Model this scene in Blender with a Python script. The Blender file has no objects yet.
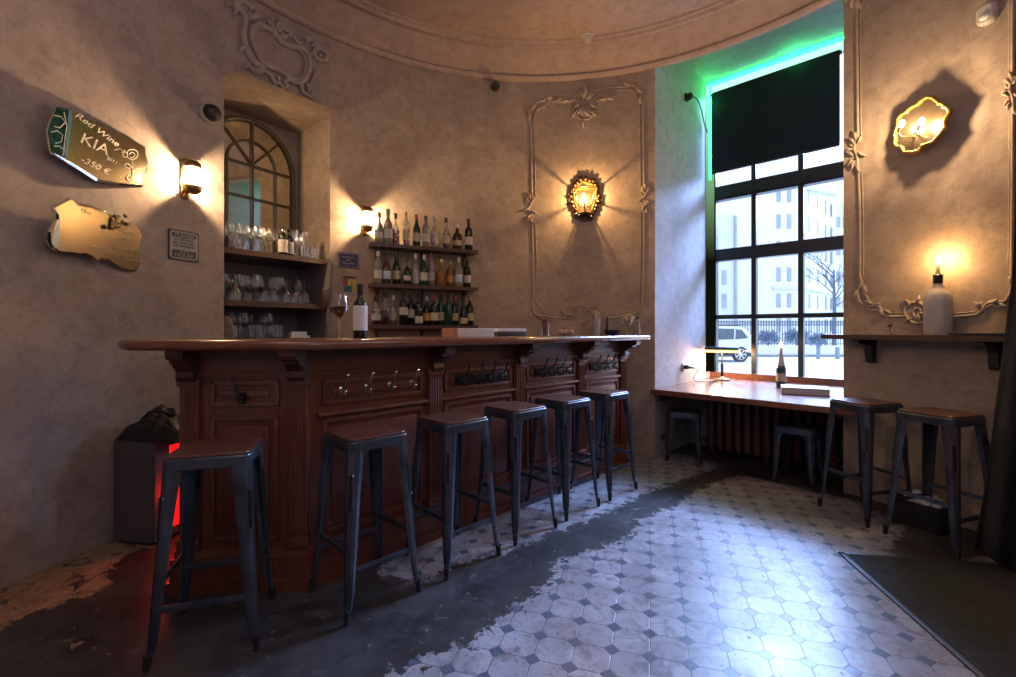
import bpy, bmesh, math, random
import numpy as np
from mathutils import Vector, Matrix, Quaternion, noise as mnoise
random.seed(7)
PI = math.pi
scene = bpy.context.scene
COL = scene.collection
# ------------------------------------------------------------------ measured geometry
F, PX, PY, CH = 464.0, 508.0, 330.0, 1.2       # focal (px), principal point, camera height
CX, CY, R = 0.28, 1.98, 2.63                   # the round room
def V(*a): return Vector(a)
def ray(px, py): return V((px-PX)/F, 1.0, (PY-py)/F)
def wall_pt(px, py, inset=0.0):
    a = (px-PX)/F; r = R-inset
    A = a*a+1; B = -2*(a*CX+CY); Cc = CX*CX+CY*CY-r*r
    Y = (-B+math.sqrt(B*B-4*A*Cc))/(2*A)
    return V(a*Y, Y, CH+(PY-py)/F*Y)
def inward(p): return V(CX-p.x, CY-p.y, 0).normalized()
def floor_pt(px, py):
    Y = F*CH/(py-PY); return V((px-PX)/F*Y, Y, 0)
def at_z(px, py, z):
    Y = F*(CH-z)/(py-PY); return V((px-PX)/F*Y, Y, z)
def wall_mat(p, off=0.0):
    n = inward(p); r = (-n).cross(V(0,0,1)); u = V(0,0,1)
    M = Matrix((( r.x,u.x,n.x,0),(r.y,u.y,n.y,0),(r.z,u.z,n.z,0),(0,0,0,1)))
    M.translation = p+n*off
    return M
def plane_uv(M, px, py):
    o = V(0,0,CH); d = ray(px,py); n = M.col[2].to_3d(); c = M.translation
    t = (c-o).dot(n)/d.dot(n); p = o+d*t
    q = M.inverted() @ p
    return (q.x, q.y)
def dirmat(o, xdir, ydir):
    x = xdir.normalized(); z = V(0,0,1); y = z.cross(x)
    M = Matrix(((x.x,y.x,0,o.x),(x.y,y.y,0,o.y),(0,0,1,o.z),(0,0,0,1)))
    return M

# ------------------------------------------------------------------ materials
class NT:
    def __init__(s, name):
        s.m = bpy.data.materials.new(name); s.m.use_nodes = True
        s.t = s.m.node_tree; s.t.nodes.clear()
        s.out = s.t.nodes.new('ShaderNodeOutputMaterial')
    def n(s, typ, **kw):
        x = s.t.nodes.new(typ)
        for k, v in kw.items(): setattr(x, k, v)
        return x
    def l(s, a, b): s.t.links.new(a, b)
    def set(s, sock, v):
        if hasattr(v, 'is_linked') or hasattr(v, 'links'): s.l(v, sock)
        else: sock.default_value = v
    def math(s, op, a, b=None, clamp=False):
        x = s.n('ShaderNodeMath', operation=op, use_clamp=clamp)
        s.set(x.inputs[0], a)
        if b is not None: s.set(x.inputs[1], b)
        return x.outputs[0]
    def mix(s, f, a, b, blend='MIX'):
        x = s.n('ShaderNodeMix', data_type='RGBA', blend_type=blend)
        s.set(x.inputs[0], f); s.set(x.inputs[6], a); s.set(x.inputs[7], b)
        return x.outputs[2]
    def noise(s, vec, scale, detail=6, rough=.55, dist=0):
        x = s.n('ShaderNodeTexNoise'); x.inputs['Scale'].default_value = scale
        x.inputs['Detail'].default_value = detail; x.inputs['Roughness'].default_value = rough
        x.inputs['Distortion'].default_value = dist
        s.l(vec, x.inputs['Vector']); return x.outputs[0]
    def ramp(s, f, lo, hi):
        x = s.n('ShaderNodeMapRange'); x.inputs[1].default_value = lo; x.inputs[2].default_value = hi
        s.set(x.inputs[0], f); return x.outputs[0]
    def coord(s, scale=(1,1,1), rot=(0,0,0)):
        c = s.n('ShaderNodeTexCoord'); mp = s.n('ShaderNodeMapping')
        mp.inputs['Scale'].default_value = scale; mp.inputs['Rotation'].default_value = rot
        s.l(c.outputs['Object'], mp.inputs[0]); return mp.outputs[0]
    def bsdf(s, col, rough=.5, metal=0, **kw):
        b = s.n('ShaderNodeBsdfPrincipled')
        s.set(b.inputs['Base Color'], col); s.set(b.inputs['Roughness'], rough); s.set(b.inputs['Metallic'], metal)
        for k, v in kw.items(): s.set(b.inputs[k], v)
        return b
    def bump(s, b, h, strength=.2, dist=.01):
        x = s.n('ShaderNodeBump'); x.inputs['Strength'].default_value = strength; x.inputs['Distance'].default_value = dist
        s.l(h, x.inputs['Height']); s.l(x.outputs[0], b.inputs['Normal'])
    def done(s, sh): s.l(sh, s.out.inputs[0]); return s.m
def c4(c): return (c[0], c[1], c[2], 1)
def hexc(h):
    f = lambda v: (v/12.92 if v <= .04045 else ((v+.055)/1.055)**2.4)
    return tuple(f(int(h[i:i+2], 16)/255) for i in (0,2,4))
def pm(name, c1, c2=None, scale=6, rough=.5, metal=0, stretch=(1,1,1), bump=0, bscale=60, lo=.35, hi=.65, **kw):
    t = NT(name); v = t.coord(stretch); c2 = c2 or tuple(x*.75 for x in c1)
    nz = t.noise(v, scale)
    col = t.mix(t.ramp(nz, lo, hi), c4(c1), c4(c2))
    b = t.bsdf(col, rough, metal, **kw)
    if bump: t.bump(b, t.noise(v, bscale), bump)
    return t.done(b.outputs[0])
def emat(name, c, s):
    t = NT(name); e = t.n('ShaderNodeEmission'); e.inputs[0].default_value = c4(c); e.inputs[1].default_value = s
    return t.done(e.outputs[0])
def glow(name, c, s, tint=(1,1,1)):          # glowing gas: emits and lets light through
    t = NT(name); e = t.n('ShaderNodeEmission'); e.inputs[0].default_value = c4(c); e.inputs[1].default_value = s
    tr = t.n('ShaderNodeBsdfTransparent'); tr.inputs[0].default_value = c4(tint)
    a = t.n('ShaderNodeAddShader'); t.l(e.outputs[0], a.inputs[0]); t.l(tr.outputs[0], a.inputs[1])
    return t.done(a.outputs[0])
def thin_glass(name, tint=(.95,.97,.97), refl=.5, rough=.02, base=.04):
    t = NT(name); lw = t.n('ShaderNodeLayerWeight'); lw.inputs[0].default_value = refl
    f = t.math('ADD', t.math('MULTIPLY', lw.outputs['Facing'], .75), base, True)
    f = t.math('MINIMUM', f, .9)
    g = t.n('ShaderNodeBsdfGlossy'); g.inputs['Roughness'].default_value = rough; g.inputs[0].default_value = (.95,.95,.95,1)
    tr = t.n('ShaderNodeBsdfTransparent'); tr.inputs[0].default_value = c4(tint)
    m = t.n('ShaderNodeMixShader'); t.l(f, m.inputs[0]); t.l(tr.outputs[0], m.inputs[1]); t.l(g.outputs[0], m.inputs[2])
    return t.done(m.outputs[0])
def plaster(name, c1, c2, c3, rough=.85):
    t = NT(name); v = t.coord()
    big = t.ramp(t.noise(v, 1.1, 5, .6, .6), .35, .68); mid = t.ramp(t.noise(v, 5, 8, .65, .4), .38, .66)
    fine = t.noise(v, 38, 6, .7)
    col = t.mix(big, c4(c1), c4(c2)); col = t.mix(t.math('MULTIPLY', mid, .75), col, c4(c3)); col = t.mix(t.math('MULTIPLY', t.ramp(t.noise(v, 13, 8, .7, .4), .46, .68), .55), col, c4(tuple(x*.72 for x in c2)))
    b = t.bsdf(col, rough, 0, **{'Specular IOR Level': .25})
    h = t.math('ADD', t.math('MULTIPLY', fine, .4), t.math('MULTIPLY', mid, .6))
    t.bump(b, h, .28, .008)
    return t.done(b.outputs[0])
def wood(name, c1, c2, rough=.35, scale=5, stretch=(6,6,.6), bump=.15, coat=.2):
    t = NT(name); v = t.coord(stretch)
    g = t.noise(v, scale, 8, .65, 1.2); g2 = t.noise(v, scale*4, 4, .6)
    col = t.mix(t.ramp(g, .35, .65), c4(c1), c4(c2)); col = t.mix(t.math('MULTIPLY', g2, .35), col, c4(tuple(x*.45 for x in c1)))
    b = t.bsdf(col, rough, 0, **{'Coat Weight': coat, 'Coat Roughness': .25})
    t.bump(b, g, bump, .004); return t.done(b.outputs[0])

M = {}
M['plaster'] = plaster('wall_plaster', (.335,.26,.208), (.25,.198,.165), (.39,.315,.26))
M['plaster_left'] = plaster('wall_plaster_mauve', (.295,.235,.215), (.212,.174,.168), (.355,.288,.262))
M['plaster_ceil'] = plaster('ceiling_plaster', (.38,.285,.235), (.31,.235,.195), (.42,.32,.265))
M['plaster_recess'] = plaster('recess_plaster', (.36,.355,.365), (.31,.305,.32), (.40,.395,.405))
M['stucco'] = pm('stucco_relief', (.40,.315,.25), (.30,.24,.195), scale=12, rough=.8, bump=.15)
M['stucco_grey'] = pm('stucco_grey_relief', (.37,.30,.27), (.27,.225,.205), scale=12, rough=.8, bump=.15)
M['bar'] = wood('mahogany', (.165,.050,.028), (.085,.024,.014), .36)
M['bar_dark'] = wood('mahogany_dark', (.075,.024,.016), (.045,.015,.011), .4)
M['bar_light'] = wood('mahogany_worn', (.20,.075,.042), (.11,.038,.022), .38)
M['bar_top'] = wood('polished_top', (.21,.07,.032), (.12,.038,.02), .2, stretch=(1.2,1.2,6), coat=.5)
M['table'] = wood('table_top', (.26,.10,.05), (.16,.055,.03), .22, stretch=(3,.7,6), coat=.4)
M['shelf'] = wood('dark_shelf', (.07,.025,.02), (.04,.015,.012), .4, stretch=(1,1,6))
M['frame_wood'] = wood('mirror_frame_wood', (.14,.095,.045), (.08,.055,.03), .45)
M['window_frame'] = pm('window_paint', (.017,.022,.026), (.010,.013,.016), rough=.35)
M['sill_wood'] = wood('sill_brown', (.17,.06,.035), (.10,.035,.02), .35)
M['stool'] = pm('gunmetal', (.088,.103,.135), (.043,.051,.068), scale=9, rough=.3, metal=.55)
M['stool_dark'] = pm('gunmetal_dark', (.025,.026,.03), (.015,.016,.018), scale=9, rough=.42, metal=.6)
M['seat'] = wood('seat_wood', (.135,.05,.03), (.08,.028,.018), .33, stretch=(1,5,5))
M['rubber'] = pm('rubber', (.012,.012,.013), rough=.7)
M['black'] = pm('black_plastic', (.012,.012,.014), rough=.45)
M['blind'] = pm('blind_fabric', (.010,.013,.013), (.008,.010,.011), rough=.9)
M['cloth'] = pm('black_cloth', (.006,.006,.007), (.003,.003,.004), scale=14, rough=.95, bump=.3)
M['leather'] = pm('black_leather', (.020,.019,.019), (.010,.010,.010), scale=18, rough=.42, bump=.25, bscale=40)
M['mat'] = pm('mat_pile', (.026,.025,.025), (.013,.013,.013), scale=30, rough=.95, bump=.5, bscale=240)
M['mat_edge'] = pm('mat_edge', (.03,.03,.032), rough=.5)
M['brass'] = pm('brass', (.42,.27,.09), (.22,.13,.05), scale=20, rough=.3, metal=1)
M['gold'] = pm('gilt', (.60,.38,.10), (.30,.17,.05), scale=25, rough=.35, metal=.9, bump=.2)
M['bronze'] = pm('dark_bronze', (.12,.075,.035), (.05,.03,.018), scale=30, rough=.45, metal=.6, bump=.3, bscale=70)
M['chrome'] = pm('chrome', (.65,.65,.66), (.5,.5,.5), rough=.15, metal=1)
M['iron'] = pm('black_iron', (.018,.018,.019), rough=.4, metal=.5)
M['mirror'] = pm('mirror_glass', (.42,.345,.25), (.33,.27,.19), scale=3, rough=.2, metal=1)
M['reflector'] = pm('gilt_reflector', (.72,.58,.40), (.6,.47,.3), scale=8, rough=.15, metal=.975)
M['mirror_arch'] = pm('aged_mirror', (.66,.62,.52), (.56,.54,.46), scale=3, rough=.05, metal=1)
M['mirror_bevel'] = pm('mirror_bevel', (.80,.82,.82), (.7,.72,.72), scale=3, rough=.04, metal=1)
M['chalk'] = pm('chalk', (.80,.74,.62), (.62,.56,.46), scale=60, rough=.9)
M['white'] = pm('white_paint', (.72,.72,.70), (.64,.64,.63), rough=.5)
M['paper'] = pm('paper', (.66,.64,.66), (.56,.54,.56), rough=.7)
M['cream'] = pm('cream_paper', (.62,.50,.36), (.52,.41,.29), rough=.7)
M['orange'] = pm('orange_paper', (.36,.17,.10), (.3,.14,.09), rough=.6)
M['navy'] = pm('navy_enamel', (.022,.032,.11), (.016,.022,.08), rough=.4)
M['sign_grey'] = pm('sign_grey', (.30,.28,.29), (.25,.23,.25), rough=.5)
M['sign_dark'] = pm('sign_dark', (.025,.027,.035), rough=.5)
M['grey_steel'] = pm('grey_steel', (.115,.105,.115), (.09,.082,.09), scale=2, rough=.42, metal=.2)
M['shelf_grey'] = pm('shelf_grey', (.17,.155,.165), (.13,.12,.13), scale=2, rough=.6)
M['radiator'] = pm('radiator_paint', (.15,.052,.050), (.10,.036,.034), rough=.45)
M['glass'] = thin_glass('stemware_glass', (.93,.95,.96), .45, .03, .06)
M['pane'] = thin_glass('window_pane', (.97,.985,1.0), .15, 0.0, .0)
M['wine'] = pm('red_wine', (.035,.004,.008), rough=.1)
M['bottle_dark'] = pm('dark_glass', (.008,.010,.008), (.006,.008,.006), rough=.08)
M['bottle_green'] = pm('green_glass', (.008,.045,.018), (.006,.03,.013), rough=.08)
M['bottle_brown'] = pm('brown_glass', (.05,.022,.008), (.03,.012,.005), rough=.08)
M['bottle_clear'] = thin_glass('clear_bottle', (.80,.82,.80), .5, .03, .10)
M['spirit_clear'] = pm('frost_spirit', (.17,.165,.155), (.11,.105,.10), rough=.15)
M['spirit_red'] = pm('red_spirit', (.34,.035,.025), (.2,.02,.02), rough=.12)
M['spirit_amber'] = pm('amber_spirit', (.20,.075,.018), (.12,.045,.010), rough=.12)
M['spirit_pink'] = pm('rose_spirit', (.24,.15,.15), (.17,.10,.11), rough=.15)
M['label'] = pm('label_white', (.42,.40,.38), (.32,.30,.29), scale=40, rough=.6)
M['label_cream'] = pm('label_cream', (.40,.34,.22), (.30,.25,.16), scale=40, rough=.6)
M['label_blue'] = pm('label_blue', (.16,.30,.50), (.5,.52,.55), scale=50, rough=.6)
M['label_orange'] = pm('label_orange', (.55,.24,.06), (.4,.16,.04), scale=50, rough=.6)
M['cap_black'] = pm('cap_black', (.012,.012,.012), rough=.35)
M['cap_red'] = pm('cap_red', (.28,.03,.025), rough=.35)
M['cap_gold'] = pm('cap_gold', (.45,.30,.10), rough=.3, metal=.7)
M['cap_white'] = pm('cap_white', (.45,.44,.43), rough=.4)
M['cap_blue'] = pm('cap_blue', (.16,.24,.30), rough=.35)
M['wax'] = pm('candle_wax', (.62,.45,.26), (.5,.35,.2), rough=.5)
M['frosted'] = pm('white_bottle', (.50,.45,.39), (.40,.36,.31), scale=10, rough=.35)
M['flame'] = glow('flame', (1,.62,.22), 60)
M['bulb'] = glow('bulb', (1,.72,.38), 30)
M['lampglass'] = glow('lamp_glass', (1,.78,.5), 7, (.9,.88,.85))
M['amber_glass'] = glow('amber_glass', (1,.55,.18), .06, (.95,.82,.6))
M['led'] = emat('green_led', (.004,1,.09), 36)
M['led_white'] = emat('pale_led', (.50,1,.78), 1.15)
def glow_grad():  # painted glow, fading downwards
    t = NT('painted_side_glow'); c = t.n('ShaderNodeTexCoord'); sp = t.n('ShaderNodeSeparateXYZ'); t.l(c.outputs['Object'], sp.inputs[0])
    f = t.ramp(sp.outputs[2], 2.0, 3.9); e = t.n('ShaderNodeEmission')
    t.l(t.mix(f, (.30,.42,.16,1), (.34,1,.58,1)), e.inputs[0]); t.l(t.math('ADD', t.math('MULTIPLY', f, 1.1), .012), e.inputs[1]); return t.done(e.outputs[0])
M['side_glow'] = glow_grad()
M['red_glow'] = emat('red_glow', (1,.006,.006), 1.6)
M['red_text'] = emat('red_text', (1,.35,.25), 4)
M['red_wood'] = wood('cinnamon', (.20,.06,.025), (.1,.03,.015), .6)
M['nut'] = pm('pale_food', (.45,.33,.22), (.33,.22,.14), scale=30, rough=.7)
M['asphalt'] = pm('street', (.55,.58,.62), (.46,.49,.54), scale=1.5, rough=.9)
M['kerb'] = pm('kerb', (.28,.32,.38), rough=.9)
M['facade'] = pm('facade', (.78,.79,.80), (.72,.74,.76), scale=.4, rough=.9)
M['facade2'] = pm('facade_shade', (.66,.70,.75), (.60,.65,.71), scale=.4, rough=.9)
M['ext_window'] = pm('ext_window', (.27,.34,.44), (.36,.43,.53), scale=.8, rough=.4)
M['fence'] = pm('fence_iron', (.10,.15,.23), (.08,.12,.18), rough=.7)
M['carpaint'] = pm('silver_car', (.70,.73,.77), (.62,.66,.7), scale=1, rough=.25, metal=.1)
M['carglass'] = pm('car_glass', (.09,.13,.18), rough=.15)
M['tyre'] = pm('tyre', (.05,.06,.08), rough=.8)
M['bark'] = pm('bark', (.16,.18,.24), (.1,.12,.17), rough=.9)
M['hedge'] = pm('frosty_twigs', (.24,.31,.44), (.17,.23,.35), scale=3, rough=.9)
M['smoke_white'] = pm('off_white', (.5,.46,.42), rough=.5)

# ------------------------------------------------------------------ mesh helper
class MB:
    def __init__(s): s.bm = bmesh.new()
    def box(s, c, size, mat=None, rot=0, bevel=0):
        m = Matrix.Translation(Vector(c)) @ Matrix.Rotation(rot, 4, 'Z') @ Matrix.Diagonal((size[0], size[1], size[2], 1))
        if mat is not None: m = mat @ m
        r = bmesh.ops.create_cube(s.bm, size=1, matrix=m)
        if bevel:
            es = list({e for v in r['verts'] for e in v.link_edges})
            bmesh.ops.bevel(s.bm, geom=es, offset=bevel, segments=2, affect='EDGES', profile=.6)
        return s
    def lathe(s, prof, segs=20, mat=None, cap=True):
        rings = []
        for r, z in prof:
            ring = []
            for i in range(segs):
                a = 2*PI*i/segs; p = V(r*math.cos(a), r*math.sin(a), z)
                ring.append(s.bm.verts.new(mat @ p if mat is not None else p))
            rings.append(ring)
        for a, b in zip(rings, rings[1:]):
            for i in range(segs):
                s.bm.faces.new((a[i], a[(i+1) % segs], b[(i+1) % segs], b[i]))
        if cap:
            s.bm.faces.new(list(reversed(rings[0]))); s.bm.faces.new(rings[-1])
        return s
    def prism(s, pts, z0, z1, mat=None):
        a = []; b = []
        for x, y in pts:
            p, q = V(x, y, z0), V(x, y, z1)
            if mat is not None: p, q = mat @ p, mat @ q
            a.append(s.bm.verts.new(p)); b.append(s.bm.verts.new(q))
        n = len(pts)
        s.bm.faces.new(list(reversed(a))); s.bm.faces.new(b)
        for i in range(n): s.bm.faces.new((a[i], a[(i+1) % n], b[(i+1) % n], b[i]))
        return s
    def face(s, pts): s.bm.faces.new([s.bm.verts.new(p) for p in pts]); return s
    def tube(s, pts, r, segs=8, closed=False, flat=1.0, mat=None):
        pts = [Vector(p) for p in pts]
        if mat is not None: pts = [mat @ p for p in pts]
        n = len(pts); rings = []; up = V(0,0,1)
        prev = None
        for i, p in enumerate(pts):
            if closed: t = pts[(i+1) % n]-pts[i-1]
            else: t = pts[min(i+1, n-1)]-pts[max(i-1, 0)]
            if t.length < 1e-9: t = V(0,0,1)
            t.normalize()
            if prev is None:
                ref = up if abs(t.z) < .95 else V(1,0,0)
                x = t.cross(ref).normalized()
            else:
                x = prev-t*prev.dot(t)
                if x.length < 1e-6: x = t.orthogonal()
                x.normalize()
            prev = x; y = t.cross(x)
            rr = r(i/(n-1)) if callable(r) else r
            rings.append([s.bm.verts.new(p+x*(rr*math.cos(2*PI*k/segs))+y*(rr*flat*math.sin(2*PI*k/segs))) for k in range(segs)])
        m = n if closed else n-1
        for i in range(m):
            a, b = rings[i], rings[(i+1) % n]
            for k in range(segs):
                s.bm.faces.new((a[k], a[(k+1) % segs], b[(k+1) % segs], b[k]))
        if not closed:
            s.bm.faces.new(list(reversed(rings[0]))); s.bm.faces.new(rings[-1])
        return s
    def ball(s, c, rad, mat=None, u=12, v=8):
        if not hasattr(rad, '__len__'): rad = (rad,)*3
        m = Matrix.Translation(Vector(c)) @ Matrix.Diagonal((rad[0], rad[1], rad[2], 1))
        if mat is not None: m = mat @ m
        bmesh.ops.create_uvsphere(s.bm, u_segments=u, v_segments=v, radius=1, matrix=m); return s
    def build(s, name, mat, parent=None, smooth=True, angle=35, loc=None, norm=True):
        if norm: bmesh.ops.recalc_face_normals(s.bm, faces=s.bm.faces)
        me = bpy.data.meshes.new(name); s.bm.to_mesh(me); s.bm.free()
        if smooth:
            me.polygons.foreach_set('use_smooth', [True]*len(me.polygons))
            me.set_sharp_from_angle(angle=math.radians(angle))
        me.materials.append(mat)
        o = bpy.data.objects.new(name, me); COL.objects.link(o)
        if parent is not None: o.parent = parent
        if loc is not None: o.location = loc
        return o
def tag(o, label, cat, group=None, kind=None):
    o['label'] = label; o['category'] = cat
    if group: o['group'] = group
    if kind: o['kind'] = kind
    return o
def struct(o): o['kind'] = 'structure'; return o
def thing(name, label, cat, loc=(0,0,0), rot=0, group=None, mat=None):
    o = bpy.data.objects.new(name, None); COL.objects.link(o); o.empty_display_size = .1
    if mat is not None: o.matrix_world = mat
    else: o.location = loc; o.rotation_euler = (0,0,rot)
    return tag(o, label, cat, group)
def dup(o, parent=None):
    c = o.copy(); COL.objects.link(c); c.parent = parent
    for ch in list(o.children): dup(ch, c)
    return c
def cr(pts, k=6, closed=False):              # Catmull-Rom through points
    P = [Vector(p) for p in pts]; n = len(P); out = []
    for i in range(n if closed else n-1):
        if closed: a, b, c, d = P[i-1], P[i], P[(i+1) % n], P[(i+2) % n]
        else: a, b, c, d = P[max(i-1,0)], P[i], P[i+1], P[min(i+2,n-1)]
        for j in range(k):
            t = j/k
            out.append(.5*((2*b)+(c-a)*t+(2*a-5*b+4*c-d)*t*t+(3*b-a-3*c+d)*t**3))
    if not closed: out.append(P[-1])
    return out
def rrect(w, h, r, k=4):
    out = []
    for cx, cy, a0 in ((w/2-r,h/2-r,0),(-w/2+r,h/2-r,90),(-w/2+r,-h/2+r,180),(w/2-r,-h/2+r,270)):
        for j in range(k+1):
            a = math.radians(a0+90*j/k); out.append((cx+r*math.cos(a), cy+r*math.sin(a)))
    return out
def text(body, size, mat4, mtl, parent, name='lettering', shear=0, extrude=.0008, bold=0, align='CENTER', sx=1.0):
    cu = bpy.data.curves.new('txt', 'FONT'); cu.body = body; cu.size = size; cu.align_x = align; cu.align_y = 'CENTER'
    cu.extrude = extrude; cu.shear = shear; cu.offset = bold
    o = bpy.data.objects.new('txt', cu); COL.objects.link(o)
    bpy.context.view_layer.update()
    me = bpy.data.meshes.new_from_object(o.evaluated_get(bpy.context.evaluated_depsgraph_get()))
    bpy.data.objects.remove(o)
    me.name = name; me.transform(mat4 @ Matrix.Diagonal((sx,1,1,1))); me.materials.clear(); me.materials.append(mtl)
    ob = bpy.data.objects.new(name, me); COL.objects.link(ob); ob.parent = parent
    return ob
def T(x, y, z): return Matrix.Translation((x, y, z))
RZ = lambda a: Matrix.Rotation(a, 4, 'Z')
RX = lambda a: Matrix.Rotation(a, 4, 'X')
RY = lambda a: Matrix.Rotation(a, 4, 'Y')

# ================================================================== SETTING
def ang(p): return math.atan2(p.y-CY, p.x-CX)
NL, NR = wall_pt(224, 330), wall_pt(330, 330)              # niche mouth
RL, RR_ = wall_pt(655, 330), wall_pt(843.5, 330)           # window recess mouth
aNL, aNR, aRL, aRR = ang(NL), ang(NR), ang(RL), ang(RR_)
WT = 3.72
def wall_strip(mb, a0, a1, z0, z1, nz=1):
    n = max(2, int(abs(a1-a0)/math.radians(1.5)))
    cols = []
    for i in range(n+1):
        a = a0+(a1-a0)*i/n
        cols.append([mb.bm.verts.new((CX+R*math.cos(a), CY+R*math.sin(a), z0+(z1-z0)*k/nz)) for k in range(nz+1)])
    for a, b in zip(cols, cols[1:]):
        for k in range(nz): mb.bm.faces.new((a[k], b[k], b[k+1], a[k+1]))
def flip_in(mb):
    for f in mb.bm.faces:
        c = f.calc_center_median(); 
        f.normal_update()
        if f.normal.dot(V(CX,CY,1.8)-c) < 0: f.normal_flip()
NZ = 3.0
w = MB(); wall_strip(w, aNL, math.radians(225), 0, WT); flip_in(w); struct(w.build('wall_left', M['plaster_left'], norm=False))
w = MB(); wall_strip(w, aNR, aNL, NZ, WT); flip_in(w); struct(w.build('wall_niche_header', M['plaster_left'], norm=False))
w = MB(); wall_strip(w, aRL, aNR, 0, WT); flip_in(w); struct(w.build('wall_back', M['plaster'], norm=False))
w = MB(); wall_strip(w, math.radians(-45), aRR, 0, WT); flip_in(w); struct(w.build('wall_right', M['plaster'], norm=False))
w = MB(); wall_strip(w, math.radians(225), math.radians(315), 0, WT); flip_in(w); struct(w.build('wall_rear', M['plaster'], norm=False))
# ceiling disc + cove + cornice ring
prof = [(R+.001,3.66),(R-.03,3.655),(R-.055,3.67),(R-.06,3.69),(R-.045,3.705),(R-.06,3.715),(R-.075,3.73),(R-.13,3.765),(R-.19,3.815),(R-.235,3.85),(R-.25,3.845),(R-.265,3.835),(R-.29,3.84),(R-.30,3.86),(R-.325,3.865),(R-.33,3.88)]
SEG = 160
cm = MB(); rings = []
for r, z in prof:
    rings.append([cm.bm.verts.new((CX+r*math.cos(2*PI*i/SEG), CY+r*math.sin(2*PI*i/SEG), z)) for i in range(SEG)])
for a, b in zip(rings, rings[1:]):
    for i in range(SEG): cm.bm.faces.new((a[i], a[(i+1) % SEG], b[(i+1) % SEG], b[i]))
flip_in(cm); struct(cm.build('trim_1', M['plaster_ceil'], angle=50, norm=False))
cm = MB(); cm.face([V(CX+(R-.33)*math.cos(2*PI*i/SEG), CY+(R-.33)*math.sin(2*PI*i/SEG), 3.88) for i in range(SEG)])
flip_in(cm); struct(cm.build('ceiling', M['plaster_ceil'], smooth=False, norm=False))
# window recess: local frame W (x along the window, y outward, z up), origin at left mouth corner
wx = V(.724,-.69,0).normalized(); wy = V(.69,.724,0).normalized()
WM = Matrix(((wx.x,wy.x,0,RL.x),(wx.y,wy.y,0,RL.y),(0,0,1,0),(0,0,0,1)))
WI = WM.inverted()
rr = WI @ V(RR_.x, RR_.y, 0)
RW = rr.x; DEP = 1.43; SOF = 4.02
def wq(mb, *pts): mb.face([WM @ V(*p) for p in pts])
rec = MB()
wq(rec, (0,0,0),(0,DEP+.1,0),(0,DEP+.1,SOF),(0,0,SOF))
wq(rec, (RW,rr.y,0),(RW,DEP+.1,0),(RW,DEP+.1,SOF),(RW,rr.y,SOF))
wq(rec, (0,-.2,SOF),(RW,-.2,SOF),(RW,DEP+.1,SOF),(0,DEP+.1,SOF))
wq(rec, (0,.13,3.72),(RW,.13,3.72),(RW,.13,SOF),(0,.13,SOF))
wq(rec, (0,DEP+.06,SOF-.06),(RW,DEP+.06,SOF-.06),(RW,DEP+.06,SOF),(0,DEP+.06,SOF))
struct(rec.build('wall_recess', M['plaster_recess'], smooth=False))
par = MB(); par.box((RW/2, .80+.35, .30), (RW, .70, .60), WM)
struct(par.build('wall_parapet', M['plaster_recess'], smooth=False))
# niche: local frame N
nx = V(NR.x-NL.x, NR.y-NL.y, 0).normalized(); ny = V(-nx.y, nx.x, 0)
NM = Matrix(((nx.x,ny.x,0,NL.x),(nx.y,ny.y,0,NL.y),(0,0,1,0),(0,0,0,1)))
NWd = (V(NR.x,NR.y,0)-V(NL.x,NL.y,0)).length; ND = .54
nic = MB()
def nq(mb, *pts): mb.face([NM @ V(*p) for p in pts])
nq(nic, (0,0,0),(0,ND,0),(0,ND,NZ),(0,0,NZ)); nq(nic, (NWd,0,0),(NWd,ND,0),(NWd,ND,NZ),(NWd,0,NZ))
nq(nic, (0,-.14,NZ),(NWd,-.14,NZ),(NWd,ND,NZ),(0,ND,NZ)); nq(nic, (0,ND,0),(NWd,ND,0),(NWd,ND,NZ),(0,ND,NZ))
struct(nic.build('wall_niche', M['plaster'], smooth=False))

# ------------------------------------------------------------------ floor (patched octagon tiles and screed)
def polyfl(px): return [(lambda p: (p.x, p.y))(floor_pt(x, y)) for x, y in px]
A_t = polyfl([(372,572),(415,580),(437,576),(465,560),(497,553),(522,546),(540,537),(579,523),(603,513),(635,498),(664,486),(706,472),(722,466),(700,458),(660,452),(630,452),(560,470),(500,492),(430,520),(395,545)])
B_t = polyfl([(401,667),(426,658),(444,653),(479,640),(486,626),(511,610),(527,601),(543,589),(554,576),(561,560),(579,555),(600,550),(625,539),(642,521),(674,507),(692,493),(720,481),(742,475),(790,486),(850,500),(885,517),(902,530),(885,552),(900,562),(960,566),(1010,545),(1060,560),(1100,677),(1200,1300),(120,1300),(330,740)])
C_t = polyfl([(-60,640),(10,632),(30,610),(45,618),(62,605),(85,598),(100,585),(112,575),(118,560),(150,550),(172,538),(110,531),(0,582),(-60,610)])
D_t = [polyfl(q) for q in ([(62,648),(80,642),(98,640),(95,648),(75,654)], [(103,660),(107,656),(108,660)], [(82,663),(90,659),(88,664)], [(-5,650),(12,645),(8,656),(-5,660)], [(108,641),(116,640),(114,644)])]
def inside(poly, X, Y):
    r = np.zeros(X.shape, bool); n = len(poly)
    for i in range(n):
        x1, y1 = poly[i]; x2, y2 = poly[(i+1) % n]
        c = ((y1 > Y) != (y2 > Y)) & (X < (x2-x1)*(Y-y1)/((y2-y1)+1e-12)+x1)
        r ^= c
    return r
ST = .02
xs = np.arange(-2.46, 3.80, ST); ys = np.arange(-.76, 5.60, ST)
GX, GY = np.meshgrid(xs, ys, indexing='ij')
tile = (inside(A_t, GX, GY) | inside(B_t, GX, GY)).astype(float)
worn = inside(C_t, GX, GY).astype(float)
for q in D_t: worn = np.maximum(worn, inside(q, GX, GY))
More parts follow.
